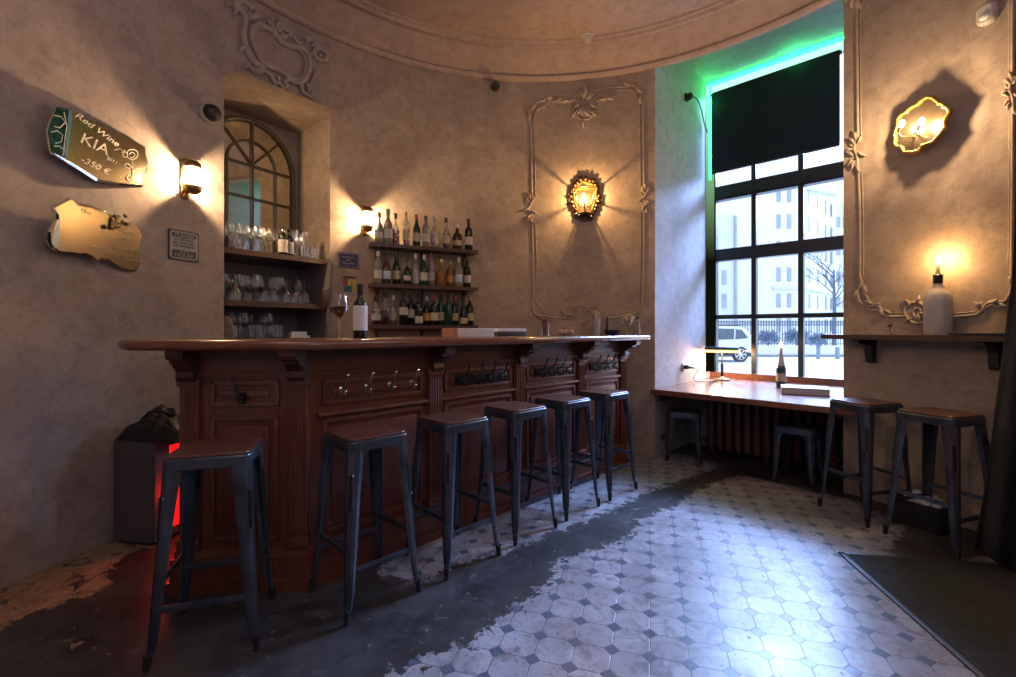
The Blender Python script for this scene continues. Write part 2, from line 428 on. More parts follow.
def blur(a, n):
    for _ in range(n):
        p = np.pad(a, 1, mode='edge'); a = (p[:-2,1:-1]+p[2:,1:-1]+p[1:-1,:-2]+p[1:-1,2:]+p[1:-1,1:-1])/5
    return a
tile = blur(tile, 12); worn = blur(worn, 8)
lx = (GX-RL.x)*wx.x+(GY-RL.y)*wx.y; ly = (GX-RL.x)*wy.x+(GY-RL.y)*wy.y
keep = ((GX-CX)**2+(GY-CY)**2 < (R+.06)**2) | ((lx > -.06) & (lx < RW+.06) & (ly > -.3) & (ly < .85))
idx = -np.ones(GX.shape, int); idx[keep] = np.arange(keep.sum())
verts = np.stack([GX[keep], GY[keep], np.zeros(keep.sum())], 1)
q = np.stack([idx[:-1,:-1], idx[1:,:-1], idx[1:,1:], idx[:-1,1:]], -1).reshape(-1,4); q = q[(q >= 0).all(1)]
me = bpy.data.meshes.new('floor'); me.from_pydata(verts.tolist(), [], q.tolist())
ca = me.color_attributes.new('zones', 'FLOAT_COLOR', 'POINT')
cd = np.zeros((len(verts), 4), np.float32); cd[:,0] = tile[keep]; cd[:,1] = worn[keep]; cd[:,3] = 1
ca.data.foreach_set('color', cd.ravel())
def floor_mat():
    t = NT('old_floor'); v = t.coord()
    at = t.n('ShaderNodeAttribute', attribute_name='zones'); sp = t.n('ShaderNodeSeparateColor'); t.l(at.outputs['Color'], sp.inputs[0])
    n1 = t.noise(v, 22, 6, .7); n2 = t.noise(v, 3.2, 8, .65, .5); n3 = t.noise(v, 90, 4, .6); n4 = t.noise(v, 9, 8, .7, 1.0)
    mt = t.math('ADD', sp.outputs[0], t.math('ADD', t.math('MULTIPLY', t.math('SUBTRACT', n1, .5), 2.6), t.math('MULTIPLY', t.math('SUBTRACT', n4, .5), 2.0)))
    mt = t.ramp(mt, .45, .53)
    mw = t.math('ADD', sp.outputs[1], t.math('MULTIPLY', t.math('SUBTRACT', n4, .53), 5)); mw = t.math('MULTIPLY', t.ramp(mw, .40, .62), t.ramp(sp.outputs[1], .02, .3))
    # octagon and dot pattern
    mp = t.n('ShaderNodeMapping'); mp.inputs['Rotation'].default_value = (0,0,math.radians(17)); mp.inputs['Scale'].default_value = (1/.137,)*3
    t.l(v, mp.inputs[0]); sx = t.n('ShaderNodeSeparateXYZ'); t.l(mp.outputs[0], sx.inputs[0])
    fx = t.math('ABSOLUTE', t.math('SUBTRACT', t.math('FRACT', sx.outputs[0]), .5)); fy = t.math('ABSOLUTE', t.math('SUBTRACT', t.math('FRACT', sx.outputs[1]), .5))
    mx = t.math('MAXIMUM', fx, fy); sm = t.math('ADD', fx, fy)
    dot = t.ramp(sm, .775, .785)
    gr1 = t.math('MULTIPLY', t.ramp(mx, .482, .492), t.math('SUBTRACT', 1, dot)); gr2 = t.math('SUBTRACT', 1, t.ramp(t.math('ABSOLUTE', t.math('SUBTRACT', sm, .772)), .008, .018))
    grout = t.math('MAXIMUM', gr1, gr2)
    wn = t.n('ShaderNodeTexWhiteNoise', noise_dimensions='2D'); fl = t.n('ShaderNodeVectorMath', operation='FLOOR'); t.l(mp.outputs[0], fl.inputs[0]); t.l(fl.outputs[0], wn.inputs['Vector'])
    wv = wn.outputs['Value']
    tc = t.mix(wv, (.37,.37,.41,1), (.285,.28,.315,1))
    tc = t.mix(t.ramp(n2, .38, .72), tc, (.17,.155,.165,1))
    tc = t.mix(t.math('MULTIPLY', t.ramp(n4, .50, .64), .75), tc, (.125,.11,.115,1))
    tc = t.mix(t.ramp(n1, .56, .70), tc, (.13,.10,.09,1))
    tc = t.mix(dot, tc, (.085,.10,.135,1))
    tc = t.mix(t.math('MULTIPLY', grout, .85), tc, (.075,.065,.06,1))
    dk = t.ramp(t.noise(v, 55, 3, .8), .69, .75); dk = t.math('MULTIPLY', dk, t.ramp(n2, .48, .6))
    tc = t.mix(dk, tc, (.03,.025,.022,1))
    cc = t.mix(t.ramp(n2, .34, .66), (.064,.059,.060,1), (.020,.018,.019,1)); cc = t.mix(t.math('MULTIPLY', t.ramp(n4, .54, .66), .6), cc, (.085,.08,.082,1)); cc = t.mix(t.math('MULTIPLY', t.ramp(n3, .55, .8), .5), cc, (.10,.09,.085,1))
    spk = t.ramp(t.noise(v, 26, 2, .5), .735, .76); cc = t.mix(spk, cc, (.22,.18,.14,1))
    wc = t.mix(t.ramp(n1, .4, .65), (.33,.235,.145,1), (.19,.13,.085,1))
    col = t.mix(mt, cc, tc); col = t.mix(mw, col, wc)
    rt = t.math('ADD', t.math('MULTIPLY', n2, .28), .17); rc = t.math('ADD', t.math('MULTIPLY', n2, .45), .12)
    rg = t.n('ShaderNodeMix', data_type='FLOAT'); t.l(mt, rg.inputs[0]); t.l(rc, rg.inputs[2]); t.l(rt, rg.inputs[3])
    b = t.bsdf(col, rg.outputs[0]); b.inputs['Specular IOR Level'].default_value = .2
    h = t.math('SUBTRACT', t.math('ADD', t.math('MULTIPLY', mt, .5), t.math('MULTIPLY', n2, .5)), t.math('MULTIPLY', t.math('MULTIPLY', grout, mt), .35))
    h = t.math('ADD', h, t.math('MULTIPLY', n1, .12))
    t.bump(b, h, .35, .006); return t.done(b.outputs[0])
me.materials.append(floor_mat())
fo = bpy.data.objects.new('floor', me); COL.objects.link(fo); struct(fo)

# ------------------------------------------------------------------ window
WB, WTOP = .62, 4.0
wn = thing('window_1', '', ''); del wn['label']; del wn['category']; struct(wn); wn.matrix_world = WM @ T(0, DEP, 0)
MX = [.0, .456, .90, RW]                       # mullion centres
fm = MB()
def bar_(x0, x1, z0, z1, y0=-.03, y1=.05): fm.box(((x0+x1)/2, (y0+y1)/2, (z0+z1)/2), (x1-x0, y1-y0, z1-z0))
bar_(-.0, .06, WB, WTOP); bar_(RW-.06, RW, WB, WTOP)
bar_(0, RW, WTOP-.07, WTOP)
for x in MX[1:3]: bar_(x-.024, x+.024, WB+.05, WTOP-.05, -.025, .045)
bar_(0, RW, 2.68, 2.84, -.045); bar_(0, RW, 2.70, 2.715, -.06); bar_(0, RW, 1.985, 2.12, -.045); bar_(0, RW, 1.325, 1.372, -.03)
fm.build('frame', M['window_frame'], wn, smooth=False)
fm = MB(); bar_(0, RW, WB-.02, .72, -.05, .05); fm.build('sill_rail', M['sill_wood'], wn, smooth=False)
pn = MB()
zs = [.72, 1.348, 2.05, 2.76, 3.9]
for i in range(3):
    for k in range(4):
        pn = MB(); x0, x1 = MX[i]+.02, MX[i+1]-.02
        pn.face([V(x0,.012,zs[k]+.01), V(x1,.012,zs[k]+.01), V(x1,.012,zs[k+1]-.01), V(x0,.012,zs[k+1]-.01)])
        pn.build('pane', M['pane'], wn, smooth=False)
# roller blind
bl = thing('roller_blind', 'black roller blind pulled down over the upper window panes', 'blind', mat=WM @ T(0, DEP-.16, 0))
bt, bb = 3.875, 2.97
b0 = WI @ V(0,0,0)
b = MB(); b.box((.655, 0, (bt+bb)/2), (1.19, .006, bt-bb)); b.build('fabric', M['blind'], bl, smooth=False)
b = MB(); b.tube([(.045, .02, bt-.02), (1.265, .02, bt-.02)], .022, 14); b.build('roller', M['black'], bl)
b = MB(); b.box((.655, 0, bb), (1.19, .02, .022)); b.build('bottom_rail', M['black'], bl, smooth=False)
# led strip round the window head
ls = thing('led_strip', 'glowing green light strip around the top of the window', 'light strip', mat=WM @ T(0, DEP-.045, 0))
b = MB(); b.box((RW/2, -.06, SOF-.018), (RW-.02, .03, .02)); b.box((.022, -.06, 3.45), (.012, .03, 1.05)); b.build('strip', M['led'], ls, smooth=False)
b = MB(); b.box((RW/2, -.02, 3.945), (RW-.01, .012, .10)); b.build('diffuser', M['led_white'], ls, smooth=False)
b = MB(); b.box((.006, -.075, 2.36), (.008, .12, 3.26)); b.box((.030, -.02, 2.36), (.045, .010, 3.26)); b.build('side_glow_band', M['side_glow'], ls, smooth=False)  # emissive bands painting the strip's glow along the left reveal edge

# ------------------------------------------------------------------ window table
tb = thing('window_table', 'polished brown wooden counter filling the window recess', 'table', mat=WM)
TZ = .654
b = MB(); b.prism([(.0,-.10),(RW+.10,-.16),(RW+.10,-.03),(RW-.002,.0),(RW-.002,DEP-.06),(.004,DEP-.06),(.004,-.0)], TZ-.05, TZ)
o = b.build('tabletop', M['table'], tb, smooth=False); mo = o.modifiers.new('bv','BEVEL'); mo.width=.008; mo.segments=2
b = MB(); b.box((.04, .25, TZ-.09), (.03, .45, .06)); b.box((RW-.04, .42, TZ-.09), (.03, .45, .06)); b.box((.025, .12, .18), (.03, .03, .03)); b.build('support_rail', M['shelf'], tb, smooth=False)
# radiator
rd = thing('radiator', 'dark red cast iron radiator under the window counter', 'radiator', mat=WM @ T(0, .66, 0))
ns = 13
for i in range(ns):
    x = .30+i*.083
    b = MB()
    b.tube(cr([(x,-.07,.06),(x,-.075,.12),(x,-.075,.47),(x,-.06,.53),(x,0,.56),(x,.06,.53),(x,.075,.47),(x,.075,.12),(x,.06,.06),(x,0,.04)], 4, True), .034, 8, True)
    b.box((x, 0, .30), (.02, .13, .44)); b.build('section', M['radiator'], rd)
b = MB(); b.tube([(.20,0,.5),(1.36,0,.5)], .022, 10); b.tube([(.20,0,.1),(1.36,0,.1)], .022, 10); b.build('pipe', M['radiator'], rd)
for i in (0, 6, 12):
    x = .30+i*.083; b = MB(); b.box((x,0,.025), (.05,.12,.05)); b.build('foot', M['radiator'], rd, smooth=False)

# ================================================================== BAR
A = V(-.954, 2.18, 0); E = V(-1.51, 2.15, 0)
dv = V(.703,.711,0).normalized(); nv = V(dv.y,-dv.x,0)      # nv points to the customers
ev = (A-E).normalized(); mv = V(ev.y,-ev.x,0); EL = (A-E).length; BL = 2.86
BM = Matrix(((dv.x,-nv.x,0,A.x),(dv.y,-nv.y,0,A.y),(0,0,1,0),(0,0,0,1)))   # x along front, y inward
EM = Matrix(((ev.x,-mv.x,0,E.x),(ev.y,-mv.y,0,E.y),(0,0,1,0),(0,0,0,1)))
def isect(p, u, q, v):
    d = u.x*v.y-u.y*v.x; t = ((q.x-p.x)*v.y-(q.y-p.y)*v.x)/d; return p+u*t
def L_out(o1, o2, e0, e1):
    return [E+mv*o1-ev*e0, isect(E+mv*o1, ev, A+nv*o2, dv), A+nv*o2+dv*(BL+e1)]
bar = thing('bar_counter', 'carved mahogany bar counter with fluted pilasters and coat hooks', 'bar counter')
BH = 1.11
cor_in = isect(E-mv*.38, ev, A-nv*.38, dv)
foot = [E, A, A+dv*BL, A+dv*BL-nv*.38, cor_in, E-mv*.38]
b = MB(); b.prism([(p.x,p.y) for p in foot], 0, BH); b.build('carcass', M['bar'], bar, smooth=False)
def lmold(o, z0, z1, mname, m):
    p = L_out(o, o, o if o > 0 else 0, 0)
    pts = p+[A+dv*BL+nv*.001, A+nv*.001, E+mv*.001]
    b = MB(); b.prism([(q.x,q.y) for q in pts], z0, z1); return b.build(mname, m, bar, smooth=False)
lmold(.035, 0, .15, 'plinth', M['bar']); lmold(.050, 0, .05, 'plinth_foot', M['bar']); lmold(.022, .15, .185, 'plinth_moulding', M['bar_light'])
lmold(.03, 1.07, BH, 'cornice', M['bar_dark']); lmold(.018, .985, 1.0, 'frieze_moulding', M['bar'])
def frame_panel(mat4, x0, x1, z0, z1, name, m, rise=0, dep=.014):
    b = MB(); w_ = .022
    for (a0, a1, c0, c1) in ((x0,x1,z1-w_,z1),(x0,x1,z0,z0+w_),(x0,x0+w_,z0,z1),(x1-w_,x1,z0,z1)):
        b.box(((a0+a1)/2, -dep/2, (c0+c1)/2), (a1-a0, dep, c1-c0), mat4, bevel=.004)
    b.box(((x0+x1)/2, -dep*.5, (z0+z1)/2), (x1-x0-.09, dep, z1-z0-.09), mat4, bevel=.006)
    b.build(name, m, bar, angle=25)
def pilaster(mat4, xc, wd):
    b = MB(); b.box((xc, -.012, .585), (wd, .024, .81), mat4)
    nf = 5
    for i in range(nf):
        x = xc-wd/2+wd*(i+.5)/nf
        b.tube([(x,-.024,.26),(x,-.024,.92)], wd/nf*.36, 8, mat=mat4)
    b.box((xc, -.018, .955), (wd+.015, .036, .03), mat4, bevel=.004); b.box((xc, -.018, .215), (wd+.015, .036, .05), mat4, bevel=.004)
    b.build('pilaster', M['bar_light'] if xc < .02 else M['bar'], bar)
def corbel(mat4, xc, wd, ext):
    pr = [(0,.965),(.05,.965),(.062,.985),(.055,1.01),(.075,1.03),(ext*.62,1.04),(ext*.75,1.05),(ext*.80,1.065),(ext*.95,1.07),(ext,1.085),(ext,BH),(0,BH)]
    m = mat4 @ Matrix(((0,0,1,xc),(-1,0,0,0),(0,1,0,0),(0,0,0,1)))
    b = MB(); b.prism(pr, -wd/2, wd/2, m); b.build('corbel', M['bar_dark'], bar, smooth=False)
# end bay
pilaster(EM, .045, .085); pilaster(EM, EL-.022, .085)
corbel(EM, .045, .075, .13); corbel(EM, EL-.02, .075, .15)
frame_panel(EM, .13, EL-.115, .845, .965, 'end_drawer_panel', M['bar_light']); frame_panel(EM, .13, EL-.115, .22, .80, 'lower_panel', M['bar'])
# front bays
PS = [.005, .735, 1.455, 2.175, 2.81]
for i, s in list(enumerate(PS))[1:]:
    pilaster(BM, s, .09); corbel(BM, s, .07, .17)
def hook(parent, x, z, m, big=1.0, y=-.02):
    b = MB()
    b.box((x, y, z), (.022*big, .006, .045*big), BM, bevel=.002)
    b.tube(cr([(x,y,z+.012),(x,y-.03*big,z+.022*big),(x,y-.05*big,z+.055*big),(x,y-.06*big,z+.075*big)], 4), .0042*big, 6, mat=BM)
    b.ball((x,y-.061*big,z+.078*big), .0085*big, BM, 8, 6)
    b.tube(cr([(x,y,z-.012),(x,y-.022*big,z-.03*big),(x,y-.04*big,z-.018*big),(x,y-.042*big,z-.002)], 4), .0038*big, 6, mat=BM)
    b.ball((x,y-.042*big,z), .0075*big, BM, 8, 6)
    return b.build('hook', m, parent)
for i in range(4):
    x0, x1 = PS[i]+.075, PS[i+1]-.075
    frame_panel(BM, x0, x1, .835, .96, 'upper_panel', M['bar']); frame_panel(BM, x0, x1, .22, .77, 'lower_panel', M['bar'])
    b = MB(); b.box(((x0+x1)/2, -.014, .795), (x1-x0+.05, .028, .016), BM, bevel=.004); b.build('rail_moulding', M['bar_light'], bar)
    mid = (x0+x1)/2
    if i == 0:
        hr = None
        for k in range(4): 
            h = hook(bar, mid-.20+k*.135, .90, M['chrome'], 1.05, -.016); h['label'] = 'chrome double coat hook'
    else:
        b = MB(); b.box((mid-.0, -.022, .90), (.42, .016, .06), BM, bevel=.004); hr = b.build('hook_rail', M['iron'], bar)
        for k in range(4 if i == 1 else 4): hook(hr, mid-.16+k*.107, .90, M['iron'], 1.15, -.03)
# lone iron hook on the end drawer panel
b = MB(); xm = EL/2-.01
b.tube(cr([(xm-.02,-.035,.975),(xm-.012,-.04,.95),(xm,-.035,.91),(xm+.012,-.03,.885),(xm+.018,-.034,.865)],5), .0055, 8, mat=EM)
b.tube(cr([(xm+.012,-.03,.885),(xm+.03,-.05,.89),(xm+.035,-.055,.91)],5), .005, 8, mat=EM); b.box((xm+.01,-.02,.885),(.03,.02,.05),EM,bevel=.003); b.ball((xm-.02,-.035,.975),.008,EM)
b.build('iron_hook', M['iron'], bar)
# counter top
tp = L_out(.17, .20, .03, .12)+[A+dv*(BL+.09)+nv*.06]
il = isect(E-mv*.42, ev, A-nv*.42, dv)
inner = [A+dv*(BL-.07)-nv*.42, il]
lc = E-mv*.125-ev*.03; arc = []
for j in range(1, 14):
    a = PI*j/14; arc.append(lc-mv*(.295*math.cos(a))-ev*(.27*math.sin(a)))
poly = tp+inner+[E-mv*.42-ev*.03]+arc
b = MB(); b.prism([(p.x,p.y) for p in poly], BH, BH+.045)
top = b.build('worktop', M['bar_top'], smooth=True, angle=40)
mo = top.modifiers.new('bv','BEVEL'); mo.width=.018; mo.segments=4; mo.limit_method='ANGLE'; mo.angle_limit=math.radians(50)
tag(top, 'long polished wooden bar top with rounded left end', 'counter top')
TOPZ = BH+.0452
def bar_at(px, inn):                            # point on the counter seen in column px, inn metres behind the front face
    k = (px-PX)/F; p = A-nv*inn
    s = (k*p.y-p.x)/(dv.x-k*dv.y); q = p+dv*s; return V(q.x, q.y, TOPZ)

# ================================================================== STOOLS
def make_stool(H, a, bse, name, label, group, seatm):
    root = thing(name, label, 'stool', group=group)
    b = MB(); b.prism(rrect(a, a, .035, 4), H-.058, H-.010)
    o = b.build('seat_frame', M['stool'], root); mo = o.modifiers.new('bv','BEVEL'); mo.width=.008; mo.segments=3; mo.limit_method='ANGLE'; mo.angle_limit=math.radians(60)
    b = MB(); b.prism(rrect(a-.014, a-.014, .032, 4), H-.012, H)
    o = b.build('seat', seatm, root); mo = o.modifiers.new('bv','BEVEL'); mo.width=.004; mo.segments=2; mo.limit_method='ANGLE'; mo.angle_limit=math.radians(60)
    secs = [(H-.022, .084), (H-.07, .082), (H*.72, .068), (H*.4, .055), (H*.16, .045), (H*.085, .034), (.045, .026)]
    shape = [(-.5,-.40),(-.40,-.14),(-.16,.03),(.16,.03),(.40,-.14),(.5,-.40),(.42,-.43),(.30,-.18),(-.30,-.18),(-.42,-.43)]
    t0 = a/2-.008; t1 = bse/2
    for sx in (-1,1):
        for sy in (-1,1):
            e1 = V(sx,sy,0).normalized(); e2 = V(-e1.y,e1.x,0)
            def cen(z): 
                f = (H-z)/H; r = (t0+(t1-t0)*f)
                return V(sx*r, sy*r, z)-e1*.012
            b = MB(); rings = []
            for z, w_ in secs:
                c = cen(z); rings.append([b.bm.verts.new(c+e2*(w_*t)+e1*(w_*o_)) for t, o_ in shape])
            n = len(shape)
            for r0, r1 in zip(rings, rings[1:]):
                for k in range(n): b.bm.faces.new((r0[k], r0[(k+1)%n], r1[(k+1)%n], r1[k]))
            b.bm.faces.new(rings[0]); b.bm.faces.new(list(reversed(rings[-1])))
            leg = b.build('leg', M['stool'], root, angle=30)
            b = MB(); c0 = cen(.055); c1 = cen(0)
            b.tube([c0, (c0+c1)/2, V(c1.x,c1.y,0.0)], lambda f: .015-.004*f, 8); b.build('foot', M['rubber'], leg)
            if H > .6:
                z0, z1 = H*.62, H*.79; loop = []
                for j in range(7): loop.append((PI*j/6, z1))
                for j in range(7): loop.append((PI+PI*j/6, z0))
                pts = []
                for ang_, zz in loop:
                    z = zz+.013*math.sin(ang_); c = cen(z)
                    wz = .068
                    pts.append(c+e2*(.011*math.cos(ang_))+e1*(wz*.03+.0015))
                b = MB(); b.tube(pts, .0032, 6, True); s_ = b.build('slot_rim', M['stool'], leg)
                b = MB(); b.face([p+e1*.0006 for p in pts]); b.build('slot', M['stool_dark'], leg, smooth=False)
    zr = .20 if H > .6 else .12
    for k, (sx, sy, ex, ey) in enumerate(((-1,-1,1,-1),(1,-1,1,1),(1,1,-1,1),(-1,1,-1,-1))):
        z = zr+(.07 if k % 2 else 0)
        f = (H-z)/H; r = t0+(t1-t0)*f-.012
        b = MB(); p, q = V(sx*r,sy*r,z), V(ex*r,ey*r,z)
        if H > .6:
            b.box((p+q)/2, (max(abs(p.x-q.x),.008), max(abs(p.y-q.y),.008), .024), bevel=.002); b.build('footrest', M['stool'], root)
    return root
S = (.74, .29, .365)
st0 = make_stool(*S, 'bar_stool', '', 'tall metal stools along the bar', M['seat'])
tall = [((-1.16,1.85), 18, 'gunmetal bar stool standing alone at the left end of the bar, nearest the camera', 'tall metal stools along the bar'),
 ((-.655,2.13), 45, 'gunmetal bar stool in front of the bar panel with four chrome hooks', 'tall metal stools along the bar'),
 ((-.295,2.475), 45, 'gunmetal bar stool second along the bar front from the chrome hooks', 'tall metal stools along the bar'),
 ((.045,2.83), 44, 'gunmetal bar stool in the middle of the bar front, third from its corner', 'tall metal stools along the bar'),
 ((.372,3.165), 44, 'gunmetal bar stool fourth along the bar front, next to last before the window', 'tall metal stools along the bar'),
 ((.722,3.51), 44, 'gunmetal bar stool farthest along the bar front, closest to the window', 'tall metal stools along the bar'),
 ((2.325,3.02), 10, 'tall dark metal stool beside the right end of the window counter', 'tall metal stools under the wall shelf'),
 ((2.44,2.62), 18, 'tall dark metal stool by the black curtain and floor mat', 'tall metal stools under the wall shelf')]
for i, (xy, r, lab, g) in enumerate(tall):
    o = st0 if i == 0 else dup(st0)
    o.location = (xy[0], xy[1], 0); o.rotation_euler = (0,0,math.radians(r)); o['label'] = lab; o['group'] = g; o['category'] = 'stool'
lo0 = make_stool(.45, .285, .30, 'low_stool', 'low dark metal stool under the left end of the window counter, by the white wall', 'low metal stools at the window counter', M['stool'])
lo0.location = (1.65,4.34,0); lo0.rotation_euler = (0,0,math.radians(-22))
o = dup(lo0); o.location = (2.29,3.66,0); o.rotation_euler = (0,0,math.radians(-48)); o['label'] = 'low dark metal stool under the right half of the window counter, before the radiator'

# ================================================================== BOTTLES AND GLASSES
def bprof(h, r, kind):
    if kind == 'bord': return [(r*.9,0),(r,.008),(r,h*.60),(r*.93,h*.66),(r*.42,h*.745),(r*.37,h*.80),(r*.36,h*.97),(r*.40,h*.975),(r*.40,h)]
    if kind == 'burg': return [(r*.9,0),(r,.008),(r,h*.48),(r*.86,h*.58),(r*.5,h*.70),(r*.37,h*.78),(r*.36,h*.97),(r*.40,h*.975),(r*.40,h)]
    if kind == 'squat': return [(r*.9,0),(r,.01),(r*1.02,h*.45),(r*.9,h*.58),(r*.4,h*.68),(r*.33,h*.74),(r*.33,h*.92),(r*.42,h*.93),(r*.42,h)]
    if kind == 'tall': return [(r*.92,0),(r,.008),(r,h*.66),(r*.8,h*.72),(r*.4,h*.78),(r*.36,h*.84),(r*.36,h*.98),(r*.38,h)]
    return [(r*.92,0),(r,.008),(r,h*.55),(r*.85,h*.62),(r*.45,h*.72),(r*.40,h)]
def bottle(loc, h, r, kind, glass, label, cap, desc, group, liquid=None, name='liquor_bottle', lz=(.16,.42), capf=.86, cat='bottle', rz=0):
    root = thing(name, desc, cat, loc, rz, group)
    pr = bprof(h, r, kind)
    b = MB(); b.lathe(pr, 18); b.build('glass', glass, root)
    if liquid:
        top_ = h*.48; b = MB(); b.lathe([(r*.85,.006),(r*.93,.012),(r*.93,top_)], 16); b.build('liquid', liquid, root)
    if label:
        b = MB(); b.lathe([(r*1.015,h*lz[0]),(r*1.015,h*lz[1])], 18, cap=False); b.build('label', label, root)
    if cap:
        rc = pr[-1][0]
        b = MB(); b.lathe([(rc*1.05,h*capf),(rc*1.12,h*capf+.003),(rc*1.12,h*.995),(rc*.95,h*1.004)], 14); b.build('cap', cap, root)
    return root
G = M['bottle_dark']; GR = M['bottle_green']; CL = M['bottle_clear']; BR = M['bottle_brown']
rowT = [(378.7,.27,.036,'squat',M['spirit_clear'],M['label'],M['cap_brown'] if 'cap_brown' in M else BR,None,'pale clear bottle with brown stopper'),
 (387.6,.31,.040,'burg',M['spirit_clear'],M['label'],M['cap_blue'],None,'clear bottle with pale blue cap and white label'),
 (395.7,.285,.036,'squat',CL,None,M['cap_black'],M['spirit_red'],'clear bottle half full of red liquor with black cap'),
 (405.8,.30,.030,'tall',CL,M['label_cream'],M['cap_gold'],M['spirit_red'],'slim clear bottle with red liquor and cream label'),
 (416.7,.295,.036,'burg',GR,M['label'],M['cap_red'],None,'green bottle with red cap'),
 (425.4,.285,.034,'bord',M['spirit_clear'],M['label'],M['cap_black'],None,'grey clear bottle with black cap and white label'),
 (435.0,.30,.044,'burg',CL,M['label'],M['cap_white'],None,'wide clear bottle with tall white cap'),
 (445.6,.285,.034,'squat',CL,M['label_cream'],M['cap_black'],M['wine'],'clear bottle with dark liquor and black stopper'),
 (457.4,.245,.046,'squat',BR,M['label_cream'],M['cap_white'],None,'squat brown bottle with yellow label and silver cap'),
 (467.9,.30,.037,'bord',G,M['label'],M['cap_black'],None,'black wine bottle with round white label')]
rowM = [(377.8,.285,.036,'bord',M['spirit_clear'],M['label'],M['cap_white'],None,'clear bottle with white cap and label'),
 (386.3,.27,.036,'burg',BR,M['label_blue'],M['cap_black'],None,'dark brown bottle with dark blue label'),
 (396.6,.30,.035,'burg',G,M['label_cream'],M['cap_black'],None,'dark bottle with long neck and cream label'),
 (406.8,.24,.032,'squat',G,M['label'],M['cap_black'],None,'short dark bottle with lettered white label'),
 (415.8,.29,.036,'bord',M['spirit_clear'],M['label'],M['cap_white'],None,'clear bottle with tall white label'),
 (423.5,.28,.034,'burg',GR,M['label'],M['cap_white'],None,'green bottle with white label and foil top'),
 (431.5,.31,.032,'tall',M['spirit_pink'],M['label'],M['cap_red'],None,'slim pink bottle with red cap'),
 (440.7,.25,.038,'squat',M['spirit_amber'],None,M['cap_gold'],None,'round amber bottle with golden top'),
 (450.3,.245,.034,'bord',M['spirit_amber'],M['label_orange'],M['cap_gold'],None,'amber bottle with orange label'),
 (458.0,.275,.034,'bord',M['spirit_clear'],M['label_blue'],M['cap_white'],None,'clear bottle with blue label'),
 (467.3,.275,.037,'bord',G,M['label'],M['cap_black'],None,'black bottle with square white label')]
rowB = [(375.6,.25,.039,'squat',CL,M['label'],M['cap_black'],M['wine'],'squat clear bottle with white band over dark liquor'),
 (384.7,.285,.035,'bord',CL,None,M['cap_black'],M['wine'],'clear bottle of dark liquor without label'),
 (393.2,.265,.034,'burg',CL,M['label'],M['cap_white'],None,'clear empty-looking bottle with white cap'),
 (403.0,.305,.037,'bord',G,M['label'],M['cap_black'],None,'dark wine bottle with white label high on its body'),
 (411.0,.275,.036,'bord',G,M['label'],M['cap_black'],None,'dark wine bottle with broad white label'),
 (418.3,.295,.037,'bord',G,M['label'],M['cap_black'],None,'dark wine bottle with small low white label'),
 (426.7,.265,.036,'burg',G,M['label_orange'],M['cap_white'],None,'dark bottle with thin orange label and pale cap'),
 (433.7,.275,.036,'bord',G,M['label'],M['cap_red'],None,'dark wine bottle with red cap and pale label'),
 (441.0,.29,.035,'bord',GR,M['label_cream'],M['cap_black'],None,'dark green wine bottle with narrow label'),
 (448.0,.30,.035,'bord',GR,None,M['cap_black'],None,'dark green wine bottle without label'),
 (454.8,.275,.036,'bord',G,M['label_cream'],M['cap_red'],None,'dark wine bottle with bright red cap and cream label'),
 (462.9,.265,.036,'burg',G,M['label_cream'],M['cap_black'],None,'dark wine bottle with low yellow label'),
 (470.0,.28,.036,'bord',G,M['label_cream'],M['cap_gold'],None,'dark wine bottle with gold cap and cream label')]
# shelf line: chord frame on the wall
SL, SR = wall_pt(368, 330, .012), wall_pt(473, 330, .012)
sxv = V(SR.x-SL.x, SR.y-SL.y, 0).normalized(); syv = V(-sxv.y, sxv.x, 0)
SLEN = (SR-SL).length; SD = .145
SM = Matrix(((sxv.x,syv.x,0,SL.x),(sxv.y,syv.y,0,SL.y),(0,0,1,0),(0,0,0,1)))
ORD = ['first','second','third','fourth','fifth','sixth','seventh','eighth','ninth','tenth','eleventh','twelfth','thirteenth']
for zt, row, nm in ((1.955, rowT, 'top'), (1.603, rowM, 'middle'), (1.243, rowB, 'bottom')):
    sh = thing('bottle_shelf', f'narrow dark wood wall shelf of liquor bottles, {nm} of the three', 'shelf', group='wall shelves behind the bar', mat=SM @ T(0,0,zt))
    b = MB(); b.prism([(0,.0),(0,-SD),(SLEN,-SD),(SLEN,0),(SLEN*.75,.065),(SLEN*.5,.085),(SLEN*.25,.065)], -.032, 0); b.build('board', M['shelf'], sh, smooth=False)
    for fx in (.075, .50, .90):
        yb = .25*math.sin(PI*fx)*.25
        b = MB(); b.prism([(0,0),(.09,0),(.09,-.02),(.035,-.05),(.025,-.13),(0,-.135)], -.011, .011, Matrix(((0,0,1,SLEN*fx),(-1,0,0,yb),(0,1,0,-.032),(0,0,0,1)))); b.build('bracket', M['shelf'], sh, smooth=False)
    for k, (px, h, r, kd, gl, lb, cp, lq, ds) in enumerate(row):
        kx = (px-PX)/F; p0 = SM @ V(0,-.072,0)
        s = (kx*p0.y-p0.x)/(sxv.x-kx*sxv.y); p = p0+sxv*s; p.z = zt+.0005
        yy = (-.022 if k % 2 or k == 0 else .008)
        lz = (.16,.42)
        if 'high' in ds: lz = (.3,.52)
        if 'low' in ds.split(): lz = (.06,.27)
        if 'tall white label' in ds: lz = (.08,.5)
        if 'broad' in ds: lz = (.25,.52)
        q = p+syv*yy
        bottle(q, h, r, kd, gl, lb, cp, f'{ds}, {ORD[k]} from left, {nm} shelf', f'bottles on the {nm} wall shelf', lq, lz=lz, capf=.84)
def glass_proto(kind, label, group):
    root = thing('wine_glass', label, 'glass', group=group)
    return root
